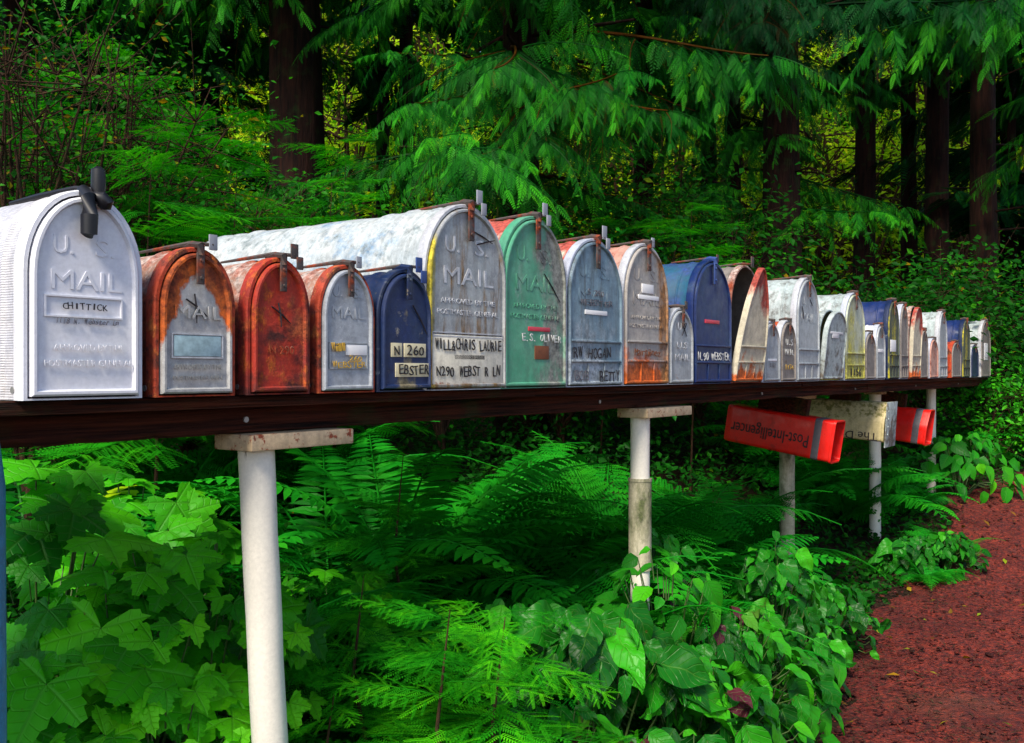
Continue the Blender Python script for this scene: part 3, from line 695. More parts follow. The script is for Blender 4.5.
# 27
mailbox(961.5, 969, 320, .60, 'large dark blue dome mailbox second from the far end of the tall ones', 'blue', 'navy', 'moss_dark', ridges=True, words=[])
# 28
mailbox(970.5, 977.5, 345, .40, 'small purple-blue mailbox near the very end', 'navy', 'galv_rim', 'navy', words=[])
# 29
mailbox(980.5, 989.5, 321, .60, 'pale grey dome mailbox, farthest on the shelf', 'white_old', 'galv_rim', 'tan', words=[('plate', 'paper', -.2, .2, .3, .6)])

# ------------------------------------------------------------------ shelf, posts
S_END = s_of(991)
sh = thing('mailbox_shelf', 'long dark wet timber shelf carrying the whole row of mailboxes', 'shelf', (*row(0), BASE), ROT)
bm = bmesh.new()
for i in range(3):
    y0 = .016+i*.155
    xs = [-.75, 1.1+.2*i, 2.9-.2*i, 4.6, S_END]
    for a, c in zip(xs, xs[1:]): bx(bm, a, c-.004, y0+(.003 if int(a*3) % 2 else 0), y0+.150, -.019, -.0005-(.0012 if i == 1 else 0), .002)
bmobj('plank_top', bm, M['wood_dark'], sh)
bm = bmesh.new(); xs = [-.75, 1.7, 3.9, S_END-.05]
def rough(bm, x0, x1, y0, y1, z0, z1, sd):
    n = int((x1-x0)/.03)+2; r = random.Random(sd); R_ = []; dz = 0
    for i in range(n):
        x = x0+(x1-x0)*i/(n-1); dz = dz*.7+r.uniform(-.0011, .0011); c = r.uniform(.001, .004)+(.006 if r.random() < .06 else 0)
        R_.append([(x, y0+r.uniform(-.0005, .0008), z1), (x, y0+r.uniform(0, .001), z0+c+dz), (x, y0+c, z0+dz), (x, y1, z0+dz), (x, y1, z1)])
    loft(bm, R_, True, True)
for i, (a, c) in enumerate(zip(xs, xs[1:])): rough(bm, a, c-.003, .050+.002*(i % 2), .088, -.062+.002*(i % 2), -.0195, i)
for a, c in zip(xs, xs[1:]): bx(bm, a, c-.003, .36, .40, -.058, -.0195, .002)
bmobj('beam', bm, M['wood_dark'], sh)
bm = bmesh.new()
for k in range(6):
    s = .31+k*1.13; tb(bm, [(s, .0475, -.040), (s, .052, -.040)], .005, 8)
bmobj('bolt', bm, M['steel'], sh)

def post(px, mat, label, r=.030, v=.055, s_len=.24, lean=0., fore=-.03, capm='cap', top=-.090, sleeve=None, base_px=None, cap=True, cat_='post'):
    s = s_off(px, v); x, y = row(s, v)
    g = float(gz(x, y))-.06
    t = thing('shelf_post', label, cat_, (x, y, g), ROT, 'posts holding up the mailbox shelf')
    H = BASE+top-g
    bm = bmesh.new(); n = 14
    tb(bm, [(lean*(1-i/n)*H+.0007*math.sin(i*2.), 0, H*i/n) for i in range(n+1)], [r*(1+.012*math.sin(i*1.9)) for i in range(n+1)], 24)
    bmobj('pipe', bm, M[mat], t)
    if sleeve:
        bm = bmesh.new(); z0, z1 = sleeve[0]-g, sleeve[1]-g
        tb(bm, [(0, 0, z0), (0, 0, z1)], r*1.18, 24); tb(bm, [(0, 0, z1-.004), (0, 0, z1+.004)], r*1.25, 24)
        bmobj('sleeve', bm, M['post_old'], t)
    if cap:
        bm = bmesh.new(); bx(bm, fore-.01, fore+s_len, -.045, .05, H+.0005, BASE-.0625-g-.0005, .003)
        bmobj('cap_board', bm, M[capm], t)
    return t
post(256, 'post', 'white painted pipe post leaning slightly at the left, nearest the viewer', .0295, lean=.058, s_len=.215, fore=-.035)
post(640, 'post', 'cream pipe post with a thicker stained sleeve, standing in the ovate leaves', .027, s_len=.27, sleeve=(.45, .70))
post(787, 'post_old', 'mossy cream pipe post under the red newspaper box', .034, v=.30, s_len=.3)
post(875, 'post', 'white pipe post between the cream newspaper box and the path edge', .032, v=.27, s_len=.25)
post(931, 'post', 'thin white pipe post farthest along, beside the red cinder path', .030, v=.22, s_len=.3, cap=False, top=-.063)
x0 = wx(-6.5, 1.16)
t = thing('shelf_post', 'blue painted post cut off by the left edge of the picture', 'post', (x0-.01, 1.16, 0), 0)
bm = bmesh.new(); tb(bm, [(0, 0, -.05), (0, 0, .4), (0, 0, .86), (0, 0, .945)], [.024, .024, .022, .012], 16); bmobj('pipe', bm, M['post_blue'], t)

# ------------------------------------------------------------------ newspaper boxes
def newsbox(pxf, v_front, zt, zb, wid, Lb, pitch, mat, label, chamfer, words, band=None, flap=False):
    s = s_of(pxf); x, y = row(s, v_front)
    hgt = zt-zb; cz = CZ+(zt+zb)/2
    r = thing('newspaper_box', label, 'newspaper box', (x, y, cz), ROT, 'newspaper boxes hung under the shelf')
    r.rotation_euler = Euler((pitch, 0, ROT), 'XYZ')
    c = .016
    if chamfer: poly = [(-wid/2, -hgt/2), (-wid/2, hgt*.05), (-wid*.18, hgt/2), (wid/2, hgt/2), (wid/2, -hgt/2)]
    else: poly = [(-wid/2, -hgt/2), (-wid/2, hgt/2), (wid/2, hgt/2), (wid/2, -hgt/2)]
    def rnd(poly, rr, d=0):
        out = []; n = len(poly)
        for i in range(n):
            p = Vector(poly[i]); a = (Vector(poly[i-1])-p).normalized(); b_ = (Vector(poly[(i+1) % n])-p).normalized()
            for k in range(5):
                t = k/4; q = p+a*rr*(1-t)**2+b_*rr*t**2
                out.append((q.x*(1+d), q.y*(1+d)))
        return out
    def ring(yy, d): return [(a, yy, b_) for a, b_ in rnd(poly, c, d)]
    bm = bmesh.new()
    loft(bm, [ring(Lb, -.10), ring(Lb-.004, -.06), ring(Lb-.03, -.05), ring(.05, 0), ring(.012, .0), ring(.010, .035), ring(0, .035), ring(0, -.03), ring(.03, -.05), ring(Lb-.02, -.12)], True, True)
    bmobj('shell', bm, M[mat], r)
    if band:
        bm = bmesh.new(); loft(bm, [ring(band[0], .004), ring(band[0], .012), ring(band[1], .012), ring(band[1], .004)])
        bmobj('tape_band', bm, M['tape'], r)
    if flap:
        bm = bmesh.new(); bx(bm, -wid/2-.012, wid/2+.012, -.012, -.006, -hgt/2-.025, hgt/2+.006, .003)
        for i in range(4): tb(bm, [(-wid/2+.015, -.016, -hgt*.3+i*hgt*.2), (-wid/2+.015, -.011, -hgt*.3+i*hgt*.2)], .004, 8)
        bmobj('front_plate', bm, M['white_old'], r)
    bm = bmesh.new(); bx(bm, -.02, .02, .14, Lb*.75, hgt/2-.002, hgt/2+.004+max(0, -.10-zt)*.6, .002)
    bmobj('hanger', bm, M['wood_dark'], r)
    if words:
        txt, sz, wd, yc, zc, m = words
        me = text_mesh([(txt, 0, 0, sz, wd)], M[m], .0006)
        o = part('lettering', me, r)
        # side face looks along -X; rotated by half a turn (the box is fixed upside down)
        o.rotation_euler = Euler((0, PI, -PI/2), 'XYZ')
        o.matrix_local = Matrix.Translation((-wid/2*1.0-.0012, yc, zc)) @ Matrix.Rotation(-PI/2, 4, 'Z') @ Matrix.Rotation(PI, 4, 'Y')
    return r
newsbox(838, .0, -.205, -.375, .125, .47, .15, 'tube_red', 'bright red plastic newspaper box with a grey band, fixed upside down under the shelf, nearest', False, ('Post-Intelligencer', .075, .34, .27, .01, 'ink'), (.055, .085))
newsbox(889, .0, -.150, -.335, .16, .38, .06, 'tube_cream', 'mossy cream newspaper box with a pale front plate, between the two red ones', True, ('The Dail', .055, .20, .13, -.052, 'ink'), None, True)
newsbox(930, .0, -.215, -.405, .15, .42, .12, 'tube_red', 'smaller-looking red newspaper box behind the cream one, against the far white post', True, ('P-I', .05, .08, .20, -.06, 'ink'), (.04, .075))

# ------------------------------------------------------------------ ground, path
def ground_sheet():
    xs = np.concatenate([np.linspace(-60, -5, 24), np.linspace(-4.8, 6, 160), np.linspace(6.3, 60, 24)])
    ys = np.concatenate([np.linspace(-30, 0, 10), np.linspace(.2, 9, 130), np.linspace(9.5, 70, 50)])
    X, Y = np.meshgrid(xs, ys, indexing='ij'); Z = gz(X, Y)-.012
    V = np.stack([X, Y, Z], -1).reshape(-1, 3); w = len(ys)
    i, j = np.meshgrid(np.arange(len(xs)-1), np.arange(w-1), indexing='ij')
    F = np.stack([i*w+j, (i+1)*w+j, (i+1)*w+j+1, i*w+j+1], -1).reshape(-1, 4)
    return Tp(V, F)
struct('ground', mkmesh('ground', ground_sheet(), M['litter'], True))
PE = np.array([(.2, -6), (.45, 1.2), (.82, 2.58), (1.16, 3.3), (1.50, 4.0), (1.80, 4.45), (2.36, 5.1), (2.80, 6.2), (3.9, 7.0), (8, 9.0)])
def path_left(y): return np.interp(y, PE[:, 1], PE[:, 0])
def cinder(name, k=1.):
    m, nt, out = newmat(name); N = NT(nt)
    tc = N.n('ShaderNodeTexCoord').outputs['Object']
    vo = N.n('ShaderNodeTexVoronoi'); N.l(tc, vo.inputs['Vector']); vo.inputs['Scale'].default_value = 90
    col = N.mix(N.mapr(N.noise(tc, 3, 6, .6), .35, .65), (.14*k, .016*k, .010*k), (.33*k, .045*k, .024*k))
    col = N.mix(N.mapr(N.noise(tc, 45, 6, .75), .40, .62), (.05*k, .010*k, .012*k), col)
    col = N.mix(N.mapr(N.noise(tc, 140, 3, .7), .60, .75, 0, .7), col, (.36, .16, .14))
    col = N.mix(N.mapr(N.noise(tc, 1.3, 3, .6, None, (3, 1, 0)), .60, .72, 0, .5), col, (.12, .045, .03))
    p = N.n('ShaderNodeBsdfPrincipled'); N.l(col, p.inputs['Base Color']); p.inputs['Roughness'].default_value = .85; p.inputs['Specular IOR Level'].default_value = .25
    b = N.n('ShaderNodeBump'); b.inputs['Strength'].default_value = 1; b.inputs['Distance'].default_value = .012
    N.l(N.math('ADD', N.noise(tc, 40, 6, .8), N.math('MULTIPLY', vo.outputs['Distance'], .6)), b.inputs['Height']); N.l(b.outputs[0], p.inputs['Normal']); N.l(p.outputs[0], out.inputs[0]); return m
M['cinder'] = cinder('red_cinder'); M['cinder_stone'] = cinder('red_cinder_stone', .75)
def hsh(X, Y, f, s): return np.sin(X*f+s)*np.cos(Y*f*1.13+s*2)+.5*np.sin(X*f*2.3+Y*f*1.1+s)
ny, nx = 420, 260
yy = np.linspace(-2, 9, ny)[None, :].repeat(nx, 0); uu = (np.linspace(0, 1, nx)**1.3)[:, None].repeat(ny, 1)
lx = path_left(yy)+.04*np.sin(yy*9)+.03*np.sin(yy*23)
XX = lx+uu*9; ZZ = gz(XX, yy)+.004+.008*hsh(XX, yy, 5, 1)*sst(0, .05, uu)+.006*hsh(XX, yy, 17, 2)*sst(0, .03, uu)+.004*hsh(XX, yy, 41, 3)*sst(0, .03, uu)+.010*sst(0, .04, uu)-.008
V = np.stack([XX, yy, ZZ], -1).reshape(-1, 3); i, j = np.meshgrid(np.arange(nx-1), np.arange(ny-1), indexing='ij')
F = np.stack([i*ny+j, (i+1)*ny+j, (i+1)*ny+j+1, i*ny+j+1], -1).reshape(-1, 4)
struct('path', mkmesh('path', Tp(V, F), M['cinder'], True))
# loose cinders
ico = bmesh.new(); bmesh.ops.create_cube(ico, size=1.); bmesh.ops.subdivide_edges(ico, edges=ico.edges[:], cuts=1, use_grid_fill=True)
sv_ = np.array([v.co[:] for v in ico.verts]); sv_ = nrm(sv_)*.5*(1+rng.normal(0, .13, (len(sv_), 1))); sf_ = np.array([[v.index for v in f.verts] for f in ico.faces]); ico.free()
n = 14000; py = 2.0+rng.random(n)**1.2*5; px_ = path_left(py)-.05+rng.random(n)**1.1*(.3+py*.45)
S = np.clip(rng.lognormal(-5.2, .5, n), .003, .025); S3 = S[:, None]*np.stack([1+rng.random(n)*.6, np.ones(n), .45+.3*rng.random(n)], -1)
T = np.stack([px_, py, gz(px_, py)+.012+S*.1], -1)
struct('gravel', mkmesh('gravel', inst(Tp(sv_, sf_), Rz(rng.random(n)*6.28), T, S3, rng.random(n)), M['cinder_stone'], True), 'stuff', 'loose red cinder chunks scattered over the path', 'gravel')
n = 300; py = 2.2+rng.random(n)**1.1*4.6; px_ = path_left(py)+rng.random(n)*(.2+py*.4)
S = np.clip(rng.lognormal(-4.1, .35, n), .010, .04); S3 = S[:, None]*np.stack([1+rng.random(n)*.8, np.ones(n), .45+.25*rng.random(n)], -1)
T = np.stack([px_, py, gz(px_, py)+.012+S*.08], -1)
struct('gravel', mkmesh('gravel', inst(Tp(sv_, sf_), Rz(rng.random(n)*6.28), T, S3, rng.random(n)), cinder('dark_cinder_stone', .35), True), 'stuff', 'larger dark cinder lumps lying on the path', 'gravel')
# fallen needles and twigs
n = 9000; py = 2.0+rng.random(n)*5; px_ = path_left(py)-.12+rng.random(n)**2.2*2.5
T = np.stack([px_, py, gz(px_, py)+.022], -1); S3 = np.stack([np.full(n, .10), 1+0*py, 1+0*py], -1)*(.012+.03*rng.random((n, 1)))
struct('leaf_litter', mkmesh('leaf_litter', inst(LEAF1, Rz(rng.random(n)*6.28), T, S3*np.array([3, 1, 1]), rng.random(n)), M['twig']), 'stuff', 'brown needles and leaf scraps fallen on the path', 'leaf litter')

n = 130; py = 2.3+rng.random(n)*4.5; px_ = path_left(py)+rng.random(n)**1.8*2.2
nn = nrm(rng.normal(0, .25, (n, 3))+up); dd = nrm(np.cross(nn, rng.normal(0, 1, (n, 3))))
M['fallen'] = leafmat('fallen_leaf', [(0, (.10, .04, .015)), (.5, (.22, .12, .03)), (.8, (.30, .28, .04)), (1, (.10, .22, .02))], .15, .6)
struct('leaf_litter', mkmesh('leaf_litter', inst(OVs, frames(dd, nn), np.stack([px_, py, gz(px_, py)+.024], -1), .02+.03*rng.random(n), rng.random(n)), M['fallen'], True), 'stuff', 'small fallen leaves dotted on the red path', 'leaf litter')

# ------------------------------------------------------------------ plants
def place(name, label, cat_, x, y, group, parts_, z=None):
    z = float(gz(x, y)) if z is None else z
    t = thing(name, label, cat_, (x, y, z), 0, group)
    for nm, tp, mat, sm in parts_:
        part(nm, mkmesh(nm, tp, M[mat], sm), t)
    return t
def fern(px, Y, label, size=.8, nfr=15, kind='sword', seed=0, topmul=1.):
    r = np.random.default_rng(100+seed); x = wx(px, Y)
    az = np.arange(nfr)*2.399+r.random(nfr)*.5; pit = np.clip(r.normal(.62, .22, nfr), .15, 1.15)
    S = size*(.8+.35*r.random(nfr)); fr = FR if kind == 'sword' else FB
    ps = []
    for k in range(3):
        m = np.arange(nfr) % 3 == k
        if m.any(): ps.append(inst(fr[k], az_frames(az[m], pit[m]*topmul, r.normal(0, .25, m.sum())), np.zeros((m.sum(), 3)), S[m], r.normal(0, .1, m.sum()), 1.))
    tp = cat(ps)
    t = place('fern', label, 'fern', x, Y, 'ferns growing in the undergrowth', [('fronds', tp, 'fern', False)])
    return t
def leafy(name, px, Y, top_py, label, cat_, tps, mat, n=60, size=.13, spread=(.3, .3), depth=.35, seed=0, group='leafy plants under the shelf', face=.55, stems=9, jitter=.3, crown=.6, rmean=.5, rsd=.28):
    r = np.random.default_rng(300+seed); x = wx(px, Y); z0 = float(gz(x, Y)); H = wz(top_py, Y)-z0
    # leaves sit on a dome shell facing up, out and toward the open light
    a = r.random(n)*2*PI; e = np.arcsin(r.random(n)**.8); rad = .72+.28*r.random(n)**.5
    c = np.stack([np.cos(a)*np.cos(e)*spread[0], np.sin(a)*np.cos(e)*spread[1], (np.sin(e)*crown+(1-crown))*H], -1)
    c[:, :2] *= rad[:, None]; c[:, 2] *= (.85+.15*r.random(n)); c[:, 2] -= r.random(n)*(1-crown)*H*.8*(e < .4)
    out_ = np.stack([np.cos(a)*np.cos(e)/spread[0], np.sin(a)*np.cos(e)/spread[1], np.sin(e)+.2], -1)
    nn = nrm(nrm(out_)*.45+up*face+np.array([.15, -.42, 0])+r.normal(0, jitter, (n, 3)))
    d = nrm(np.stack([np.cos(a), np.sin(a)*.5-.6, -.55+0*a], -1)+r.normal(0, .35, (n, 3))); d = nrm(d-nn*(d*nn).sum(-1, keepdims=True))
    S = size*(.45+.95*r.random(n)**1.3); rv = np.clip(r.normal(rmean, rsd, n), 0, 1)
    lp = []; q = len(tps)
    for k in range(q):
        m = np.arange(n) % q == k
        lp.append(inst(tps[k], frames(d[m], nn[m]), c[m], S[m], rv[m]))
    st = []
    for k in range(n):          # petioles and stems
        p0 = np.array([c[k, 0]*.15, c[k, 1]*.15, 0]); mid = np.array([c[k, 0]*.55, c[k, 1]*.55, c[k, 2]*.62])
        if k % max(1, n//(stems*2)) == 0: st.append(tube([p0, p0+(mid-p0)*.5+[0, 0, .04], mid, c[k]], [.005, .004, .003, .0016], 5))
        else: st.append(tube([c[k]*[.75, .75, .86], c[k]*[.9, .9, .96]-[0, 0, .01], c[k]], [.0018, .0015, .0013], 4))
    return place(name, label, cat_, x, Y, group, [('stems', cat(st), 'stem', True), ('leaves', cat(lp), mat, True)])
def conifer_sapling(px, Y, top_py, label, n=16, Lb=.5, seed=0, mat='hemlock', low=.1, toward=None):
    r = np.random.default_rng(500+seed); x = wx(px, Y); z0 = float(gz(x, Y)); H = wz(top_py, Y)-z0
    hh = np.linspace(low, .96, n)*H; az = np.arange(n)*2.4+r.random(n)
    if toward is not None: az = toward+(az % (2*PI)-PI)*.75
    L = Lb*(1.05-.7*np.linspace(0, 1, n))*(.8+.4*r.random(n)); ps = []
    for k in range(3):
        m = np.arange(n) % 3 == k
        ps.append(inst(HB[k], az_frames(az[m], r.normal(.08, .12, m.sum()), r.normal(0, .15, m.sum())), np.stack([0*hh[m], 0*hh[m], hh[m]], -1), L[m], r.normal(0, .12, m.sum()), 1.))
    tr = tube([[0, 0, -.05], [.02, .01, H*.3], [-.015, 0, H*.6], [.01, -.01, H*.95]], [.008, .006, .004, .001], 7)
    return place('hemlock_sapling', label, 'sapling', x, Y, 'young hemlocks in the undergrowth', [('trunk', tr, 'twig', True), ('foliage', cat(ps), mat, False)])
def bushy(name, px, Y, z0, z1, rad, label, cat_, mat, n=2500, leaf=.035, clumps=26, seed=0, group=None, tp=None, rmean=.5, flat_=.5, csz=.16, trunk=None):
    r = np.random.default_rng(700+seed); x = wx(px, Y); g = float(gz(x, Y))
    cc = r.normal(0, 1, (clumps, 3)); cc = nrm(cc)*(r.random((clumps, 1))**.4); cc = cc*[rad, rad, (z1-z0)/2]+[0, 0, (z0+z1)/2-g]
    k = r.integers(0, clumps, n); q = r.normal(0, 1, (n, 3))*[csz, csz, csz*flat_]*(.6+.8*r.random((clumps, 1))[k]); c = cc[k]+q
    nn = nrm(up*.9+r.normal(0, .45, (n, 3))+[0, -.25, 0]); d = nrm(q+r.normal(0, .1, (n, 3))); d = nrm(d-nn*(d*nn).sum(-1, keepdims=True)+[0, 0, -.1])
    rv = np.clip(r.normal(rmean, .18, n)+r.normal(0, .16, clumps)[k], 0, 1)
    lv = inst(tp or LEAF1, frames(d, nn), c, leaf*(.6+.7*r.random(n)), rv)
    st = []; tr = trunk or .012
    top = np.array([0, 0, max(.2, (z0-g)*.8)])
    st.append(tube([[0, 0, -.05], top*.5+[.02, 0, 0], top], [tr*1.3, tr, tr*.9], 8))
    for i in range(clumps):
        m = (top+cc[i])/2+r.normal(0, .06, 3)*rad; st.append(tube([top*(.4+.6*r.random()), m, cc[i]], [tr*.7, tr*.4, tr*.15], 5))
        for j in range(5):
            e = cc[i]+r.normal(0, 1, 3)*[csz, csz, csz*flat_]*1.3; st.append(tube([m*.3+cc[i]*.7, e], [tr*.22, tr*.08], 4))
    return place(name, label, cat_, x, Y, group, [('trunk' if trunk else 'branches', cat(st), 'twig', True), ('crown' if trunk else 'leaves', lv, mat, False)])
def cedar(px, Y, r0, H, h0, n, Lmax, label, seed=0, mat='cedar', az0=None, spread=PI, hi=None, explicit=()):
    r = np.random.default_rng(900+seed); x = wx(px, Y); g = float(gz(x, Y))
    k = 22; zz = np.linspace(-.1, H, k); lean = r.normal(0, .01, 2)
    pts = np.stack([lean[0]*zz+.01*np.sin(zz+seed), lean[1]*zz, zz], -1)
    rad = r0*(1-.85*np.clip(zz/H, 0, 1))*(1+.5*np.exp(-np.clip(zz, 0, 9)*2.2)); tr = [tube(pts, rad, 16)]
    tr[0].V[:, :2] *= 1+.08*np.sin(np.arctan2(tr[0].V[:, 1], tr[0].V[:, 0])*7+tr[0].V[:, 2:3].ravel()*.6)[:, None]
    hh = h0+(hi or H*.9-h0)*(np.arange(n)+.5)/n if hi is None else h0+(hi-h0)*(np.arange(n)+.5)/n
    az = np.arange(n)*2.4+r.random(n)*.8
    if az0 is not None: az = az0+((az % (2*PI))-PI)*spread/PI
    L = Lmax*(1-.55*hh/H)*(.7+.5*r.random(n)); pit = r.normal(-.05, .14, n)
    T = np.stack([0*hh, 0*hh, hh], -1); 
    if len(explicit):
        ex = np.array(explicit); hh = np.concatenate([hh, ex[:, 0]]); az = np.concatenate([az, ex[:, 1]]); L = np.concatenate([L, ex[:, 2]]); pit = np.concatenate([pit, ex[:, 3]]); T = np.stack([0*hh, 0*hh, hh], -1)
    ps = []; R = az_frames(az, pit, r.normal(0, .2, len(az))); ztop = wz(-60, Y)-g+.4 if Y < 9.5 else 0
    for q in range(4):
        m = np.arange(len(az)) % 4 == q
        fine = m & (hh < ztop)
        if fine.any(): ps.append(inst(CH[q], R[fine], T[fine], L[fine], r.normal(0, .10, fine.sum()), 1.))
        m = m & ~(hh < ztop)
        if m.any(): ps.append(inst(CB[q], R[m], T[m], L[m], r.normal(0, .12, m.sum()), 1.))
    # dead lower limbs
    for i in range(8):
        a = r.random()*6.28; z = .8+r.random()*h0; l = .3+.7*r.random(); tr.append(tube([[0, 0, z], [math.cos(a)*l*.5, math.sin(a)*l*.5, z+.02], [math.cos(a)*l, math.sin(a)*l, z-.12]], [.014, .008, .003], 5))
    for i in range(len(az)):
        p = T[i]; e = p+R[i][:, 1]*L[i]*.5; tr.append(tube([p, e], [.02, .008], 5))
    return place('cedar_tree', label, 'tree', x, Y, 'cedars of the dark wood behind the mailboxes', [('trunk', cat(tr), 'bark', True), ('crown', cat(ps), mat, False)])

# trees: az measured so that pi = toward the viewer
A = PI
cedar(300, 6.6, .20, 13, 3.2, 44, 2.0, 'thickest reddish-black cedar trunk, left of centre above the rusty mailboxes', 1, explicit=[(3.5, A-.9, 2.1, -.05), (3.2, A-1.5, 1.7, -.1), (3.5, A-.25, 1.5, -.1), (3.1, A-.6, 1.5, -.1)])
cedar(520, 6.1, .13, 12, 1.35, 62, 1.7, 'cedar with the lowest hanging boughs, right above the jumbo and green mailboxes', 2, explicit=[(3.1, A-.5, 1.5, .0), (3.3, A+.6, 1.9, .0), (2.9, A+.2, 1.8, -.05), (3.4, A-1., 1.2, -.1), (3.5, A+1.1, 2.0, -.05), (2.6, A+.9, 1.7, -.1), (2.4, A+.3, 1.4, -.2), (3.6, A+.1, 2.1, .05), (2.5, A-.1, 1.5, -.2), (2.1, A+.15, 1.2, -.2), (2.2, A-.5, 1.3, -.1), (2.2, A+.6, 1.3, -.1), (1.9, A-.2, 1.2, -.1)])
cedar(383, 10.5, .085, 13, 3.6, 24, 1.5, 'thin dark cedar trunk, left one of the slim pair at centre left', 3, 'cedar_dark')
cedar(409, 9.8, .09, 13, 3.3, 24, 1.6, 'thin dark cedar trunk, right one of the slim pair at centre left', 4, 'cedar_dark')
cedar(785, 8.3, .17, 14, 3.0, 42, 2.0, 'broad dark cedar trunk rising above the pale dome-topped mailbox', 5, 'cedar_dark', explicit=[(3.3, A+.6, 1.9, -.05), (3.4, A-.6, 1.9, -.05), (2.9, A-.5, 1.5, -.1)])
cedar(862, 11, .13, 14, 3.9, 30, 1.6, 'straight slim cedar trunk above the moss-doored mailbox', 6, 'cedar_dark')
cedar(908, 12, .11, 14, 4.0, 28, 1.5, 'slim cedar left of the trunk pair at upper right', 7, 'cedar_dark')
cedar(936, 10.5, .14, 14, 3.7, 34, 1.7, 'dark cedar with dead snags on its trunk, upper right', 8, 'cedar_dark')
cedar(987, 9.2, .13, 14, 3.6, 34, 1.8, 'reddish-dark cedar trunk close to the right edge', 9, 'cedar')
cedar(22, 6.2, .12, 12, 3.1, 36, 2.0, 'dark cedar at the far left edge behind the bare twigs', 10, 'cedar_dark')
cedar(150, 9.5, .13, 13, 3.0, 36, 2.0, 'shadowed cedar deep behind the left shrubs', 11, 'cedar_dark')
cedar(640, 10, .12, 13, 3.5, 30, 1.6, 'cedar standing deep behind the blue mailbox', 12, 'cedar')
cedar(1120, 7.2, .16, 13, 2.9, 40, 2.0, 'cedar outside the right edge whose boughs reach into view', 13, 'cedar')
cedar(-110, 5.4, .16, 13, 2.9, 36, 1.8, 'cedar outside the left edge whose boughs reach into view', 14, 'cedar_dark')
cedar(712, 12, .12, 14, 3.9, 28, 1.6, 'cedar half hidden between the blue and the pale dome mailboxes, far back', 15, 'cedar_dark')

cedar(90, 7.6, .10, 11, .9, 56, 1.9, 'low-boughed dark cedar behind the huckleberry bush at left', 16, 'cedar_dark')
cedar(205, 8.4, .10, 12, .9, 56, 1.9, 'low-boughed dark cedar just left of the thickest trunk', 17, 'cedar_dark')
cedar(730, 9.4, .09, 12, .9, 56, 1.7, 'low-boughed cedar just left of the broad trunk', 19, 'cedar')
cedar(1010, 11.5, .10, 12, 1.0, 56, 2.0, 'low-boughed dark cedar behind the rightmost trunk', 21, 'cedar_dark')
# shrubs behind the row
SG = 'shrubs between the mailboxes and the cedars'
bushy('shrub', 60, 3.4, .9, 2.1, .55, 'airy huckleberry bush with tiny leaves behind the white mailbox', 'shrub', 'shrub', 5200, .026, 60, 1, SG, csz=.13, flat_=.4)
bushy('shrub', 190, 4.0, 1.0, 2.0, .6, 'fine-leaved bush behind the first rusty mailbox', 'shrub', 'shrub', 5200, .03, 60, 2, SG, csz=.14, flat_=.4)
bushy('shrub', -30, 3.6, .9, 2.3, .5, 'thin-twigged bush at the left edge above the white mailbox', 'shrub', 'shrub', 3000, .028, 40, 3, SG, csz=.13, flat_=.4)
bushy('shrub', 320, 4.6, .9, 1.85, .6, 'low bush behind the jumbo mailbox, under the thick trunk', 'shrub', 'shrub', 4200, .036, 46, 4, SG, csz=.15)
bushy('shrub', 560, 5.8, .8, 1.9, .7, 'dark leafy bush behind the blue-grey mailbox', 'shrub', 'cedar', 3600, .05, 40, 5, SG, csz=.2)
bushy('shrub', 700, 6.2, .9, 2.2, .8, 'bright leafy bush behind the royal blue mailbox', 'shrub', 'shrub', 4200, .05, 40, 6, SG, csz=.2, rmean=.6)
bushy('shrub', 640, 6.6, 1.4, 2.6, .6, 'tall vine maple spray behind the blue mailbox', 'shrub', 'shrub', 3000, .055, 34, 7, SG, csz=.2, rmean=.6)
bushy('shrub', 830, 7.0, .8, 1.65, .8, 'dense dark bush behind the whitish mossy mailbox', 'shrub', 'shrub', 3600, .055, 40, 8, SG, csz=.2, rmean=.35)
bushy('shrub', 930, 7.8, .8, 2.1, .9, 'dense bush above the far mailboxes', 'shrub', 'shrub', 4200, .06, 40, 9, SG, csz=.22, rmean=.4)
bushy('shrub', 1010, 7.6, .7, 1.9, .9, 'salmonberry bush beyond the last mailbox at the right edge', 'shrub', 'shrub', 4600, .06, 44, 10, SG, csz=.22, rmean=.5)
bushy('shrub', 985, 7.0, .45, 1.05, .45, 'yellow-green bush under the far end of the shelf', 'shrub', 'clover', 2200, .045, 26, 11, SG, csz=.16, rmean=.8)
bushy('shrub', 440, 5.2, .9, 1.75, .6, 'shaded bush behind the jumbo mailbox, left of the green one', 'shrub', 'cedar', 3200, .045, 36, 12, SG, csz=.18)
bushy('shrub', 25, 3.0, 1.3, 2.25, .45, 'twiggy bush with sparse small leaves at the upper left', 'shrub', 'shrub', 2200, .024, 40, 31, SG, csz=.16, rmean=.62, trunk=.014)
bushy('shrub', 110, 3.3, 1.4, 2.2, .5, 'sparse twiggy bush just above and right of the white mailbox', 'shrub', 'shrub', 1500, .026, 34, 32, SG, csz=.15, rmean=.6)
conifer_sapling(150, 3.0, 120, 'hemlock sapling with soft tips behind the white and first rusty mailbox', 26, .55, 1, low=.3)
conifer_sapling(235, 3.4, 150, 'bright hemlock sapling above the rusty mailboxes', 26, .65, 2, low=.3)
conifer_sapling(330, 3.9, 165, 'pale hemlock sapling leaning over the jumbo mailbox', 22, .6, 3, low=.3)
conifer_sapling(75, 3.1, 150, 'hemlock sapling rising over the white mailbox', 22, .5, 4, low=.3)
conifer_sapling(690, 5.4, 190, 'hemlock sapling behind the royal blue mailbox', 24, .8, 5, low=.3)
conifer_sapling(600, 5.6, 210, 'hemlock sapling behind the rust-stained grey mailbox', 24, .8, 6, low=.3)
conifer_sapling(40, 4.6, 70, 'tall hemlock sapling behind the twiggy bush at the upper left', 34, .95, 21, low=.35)
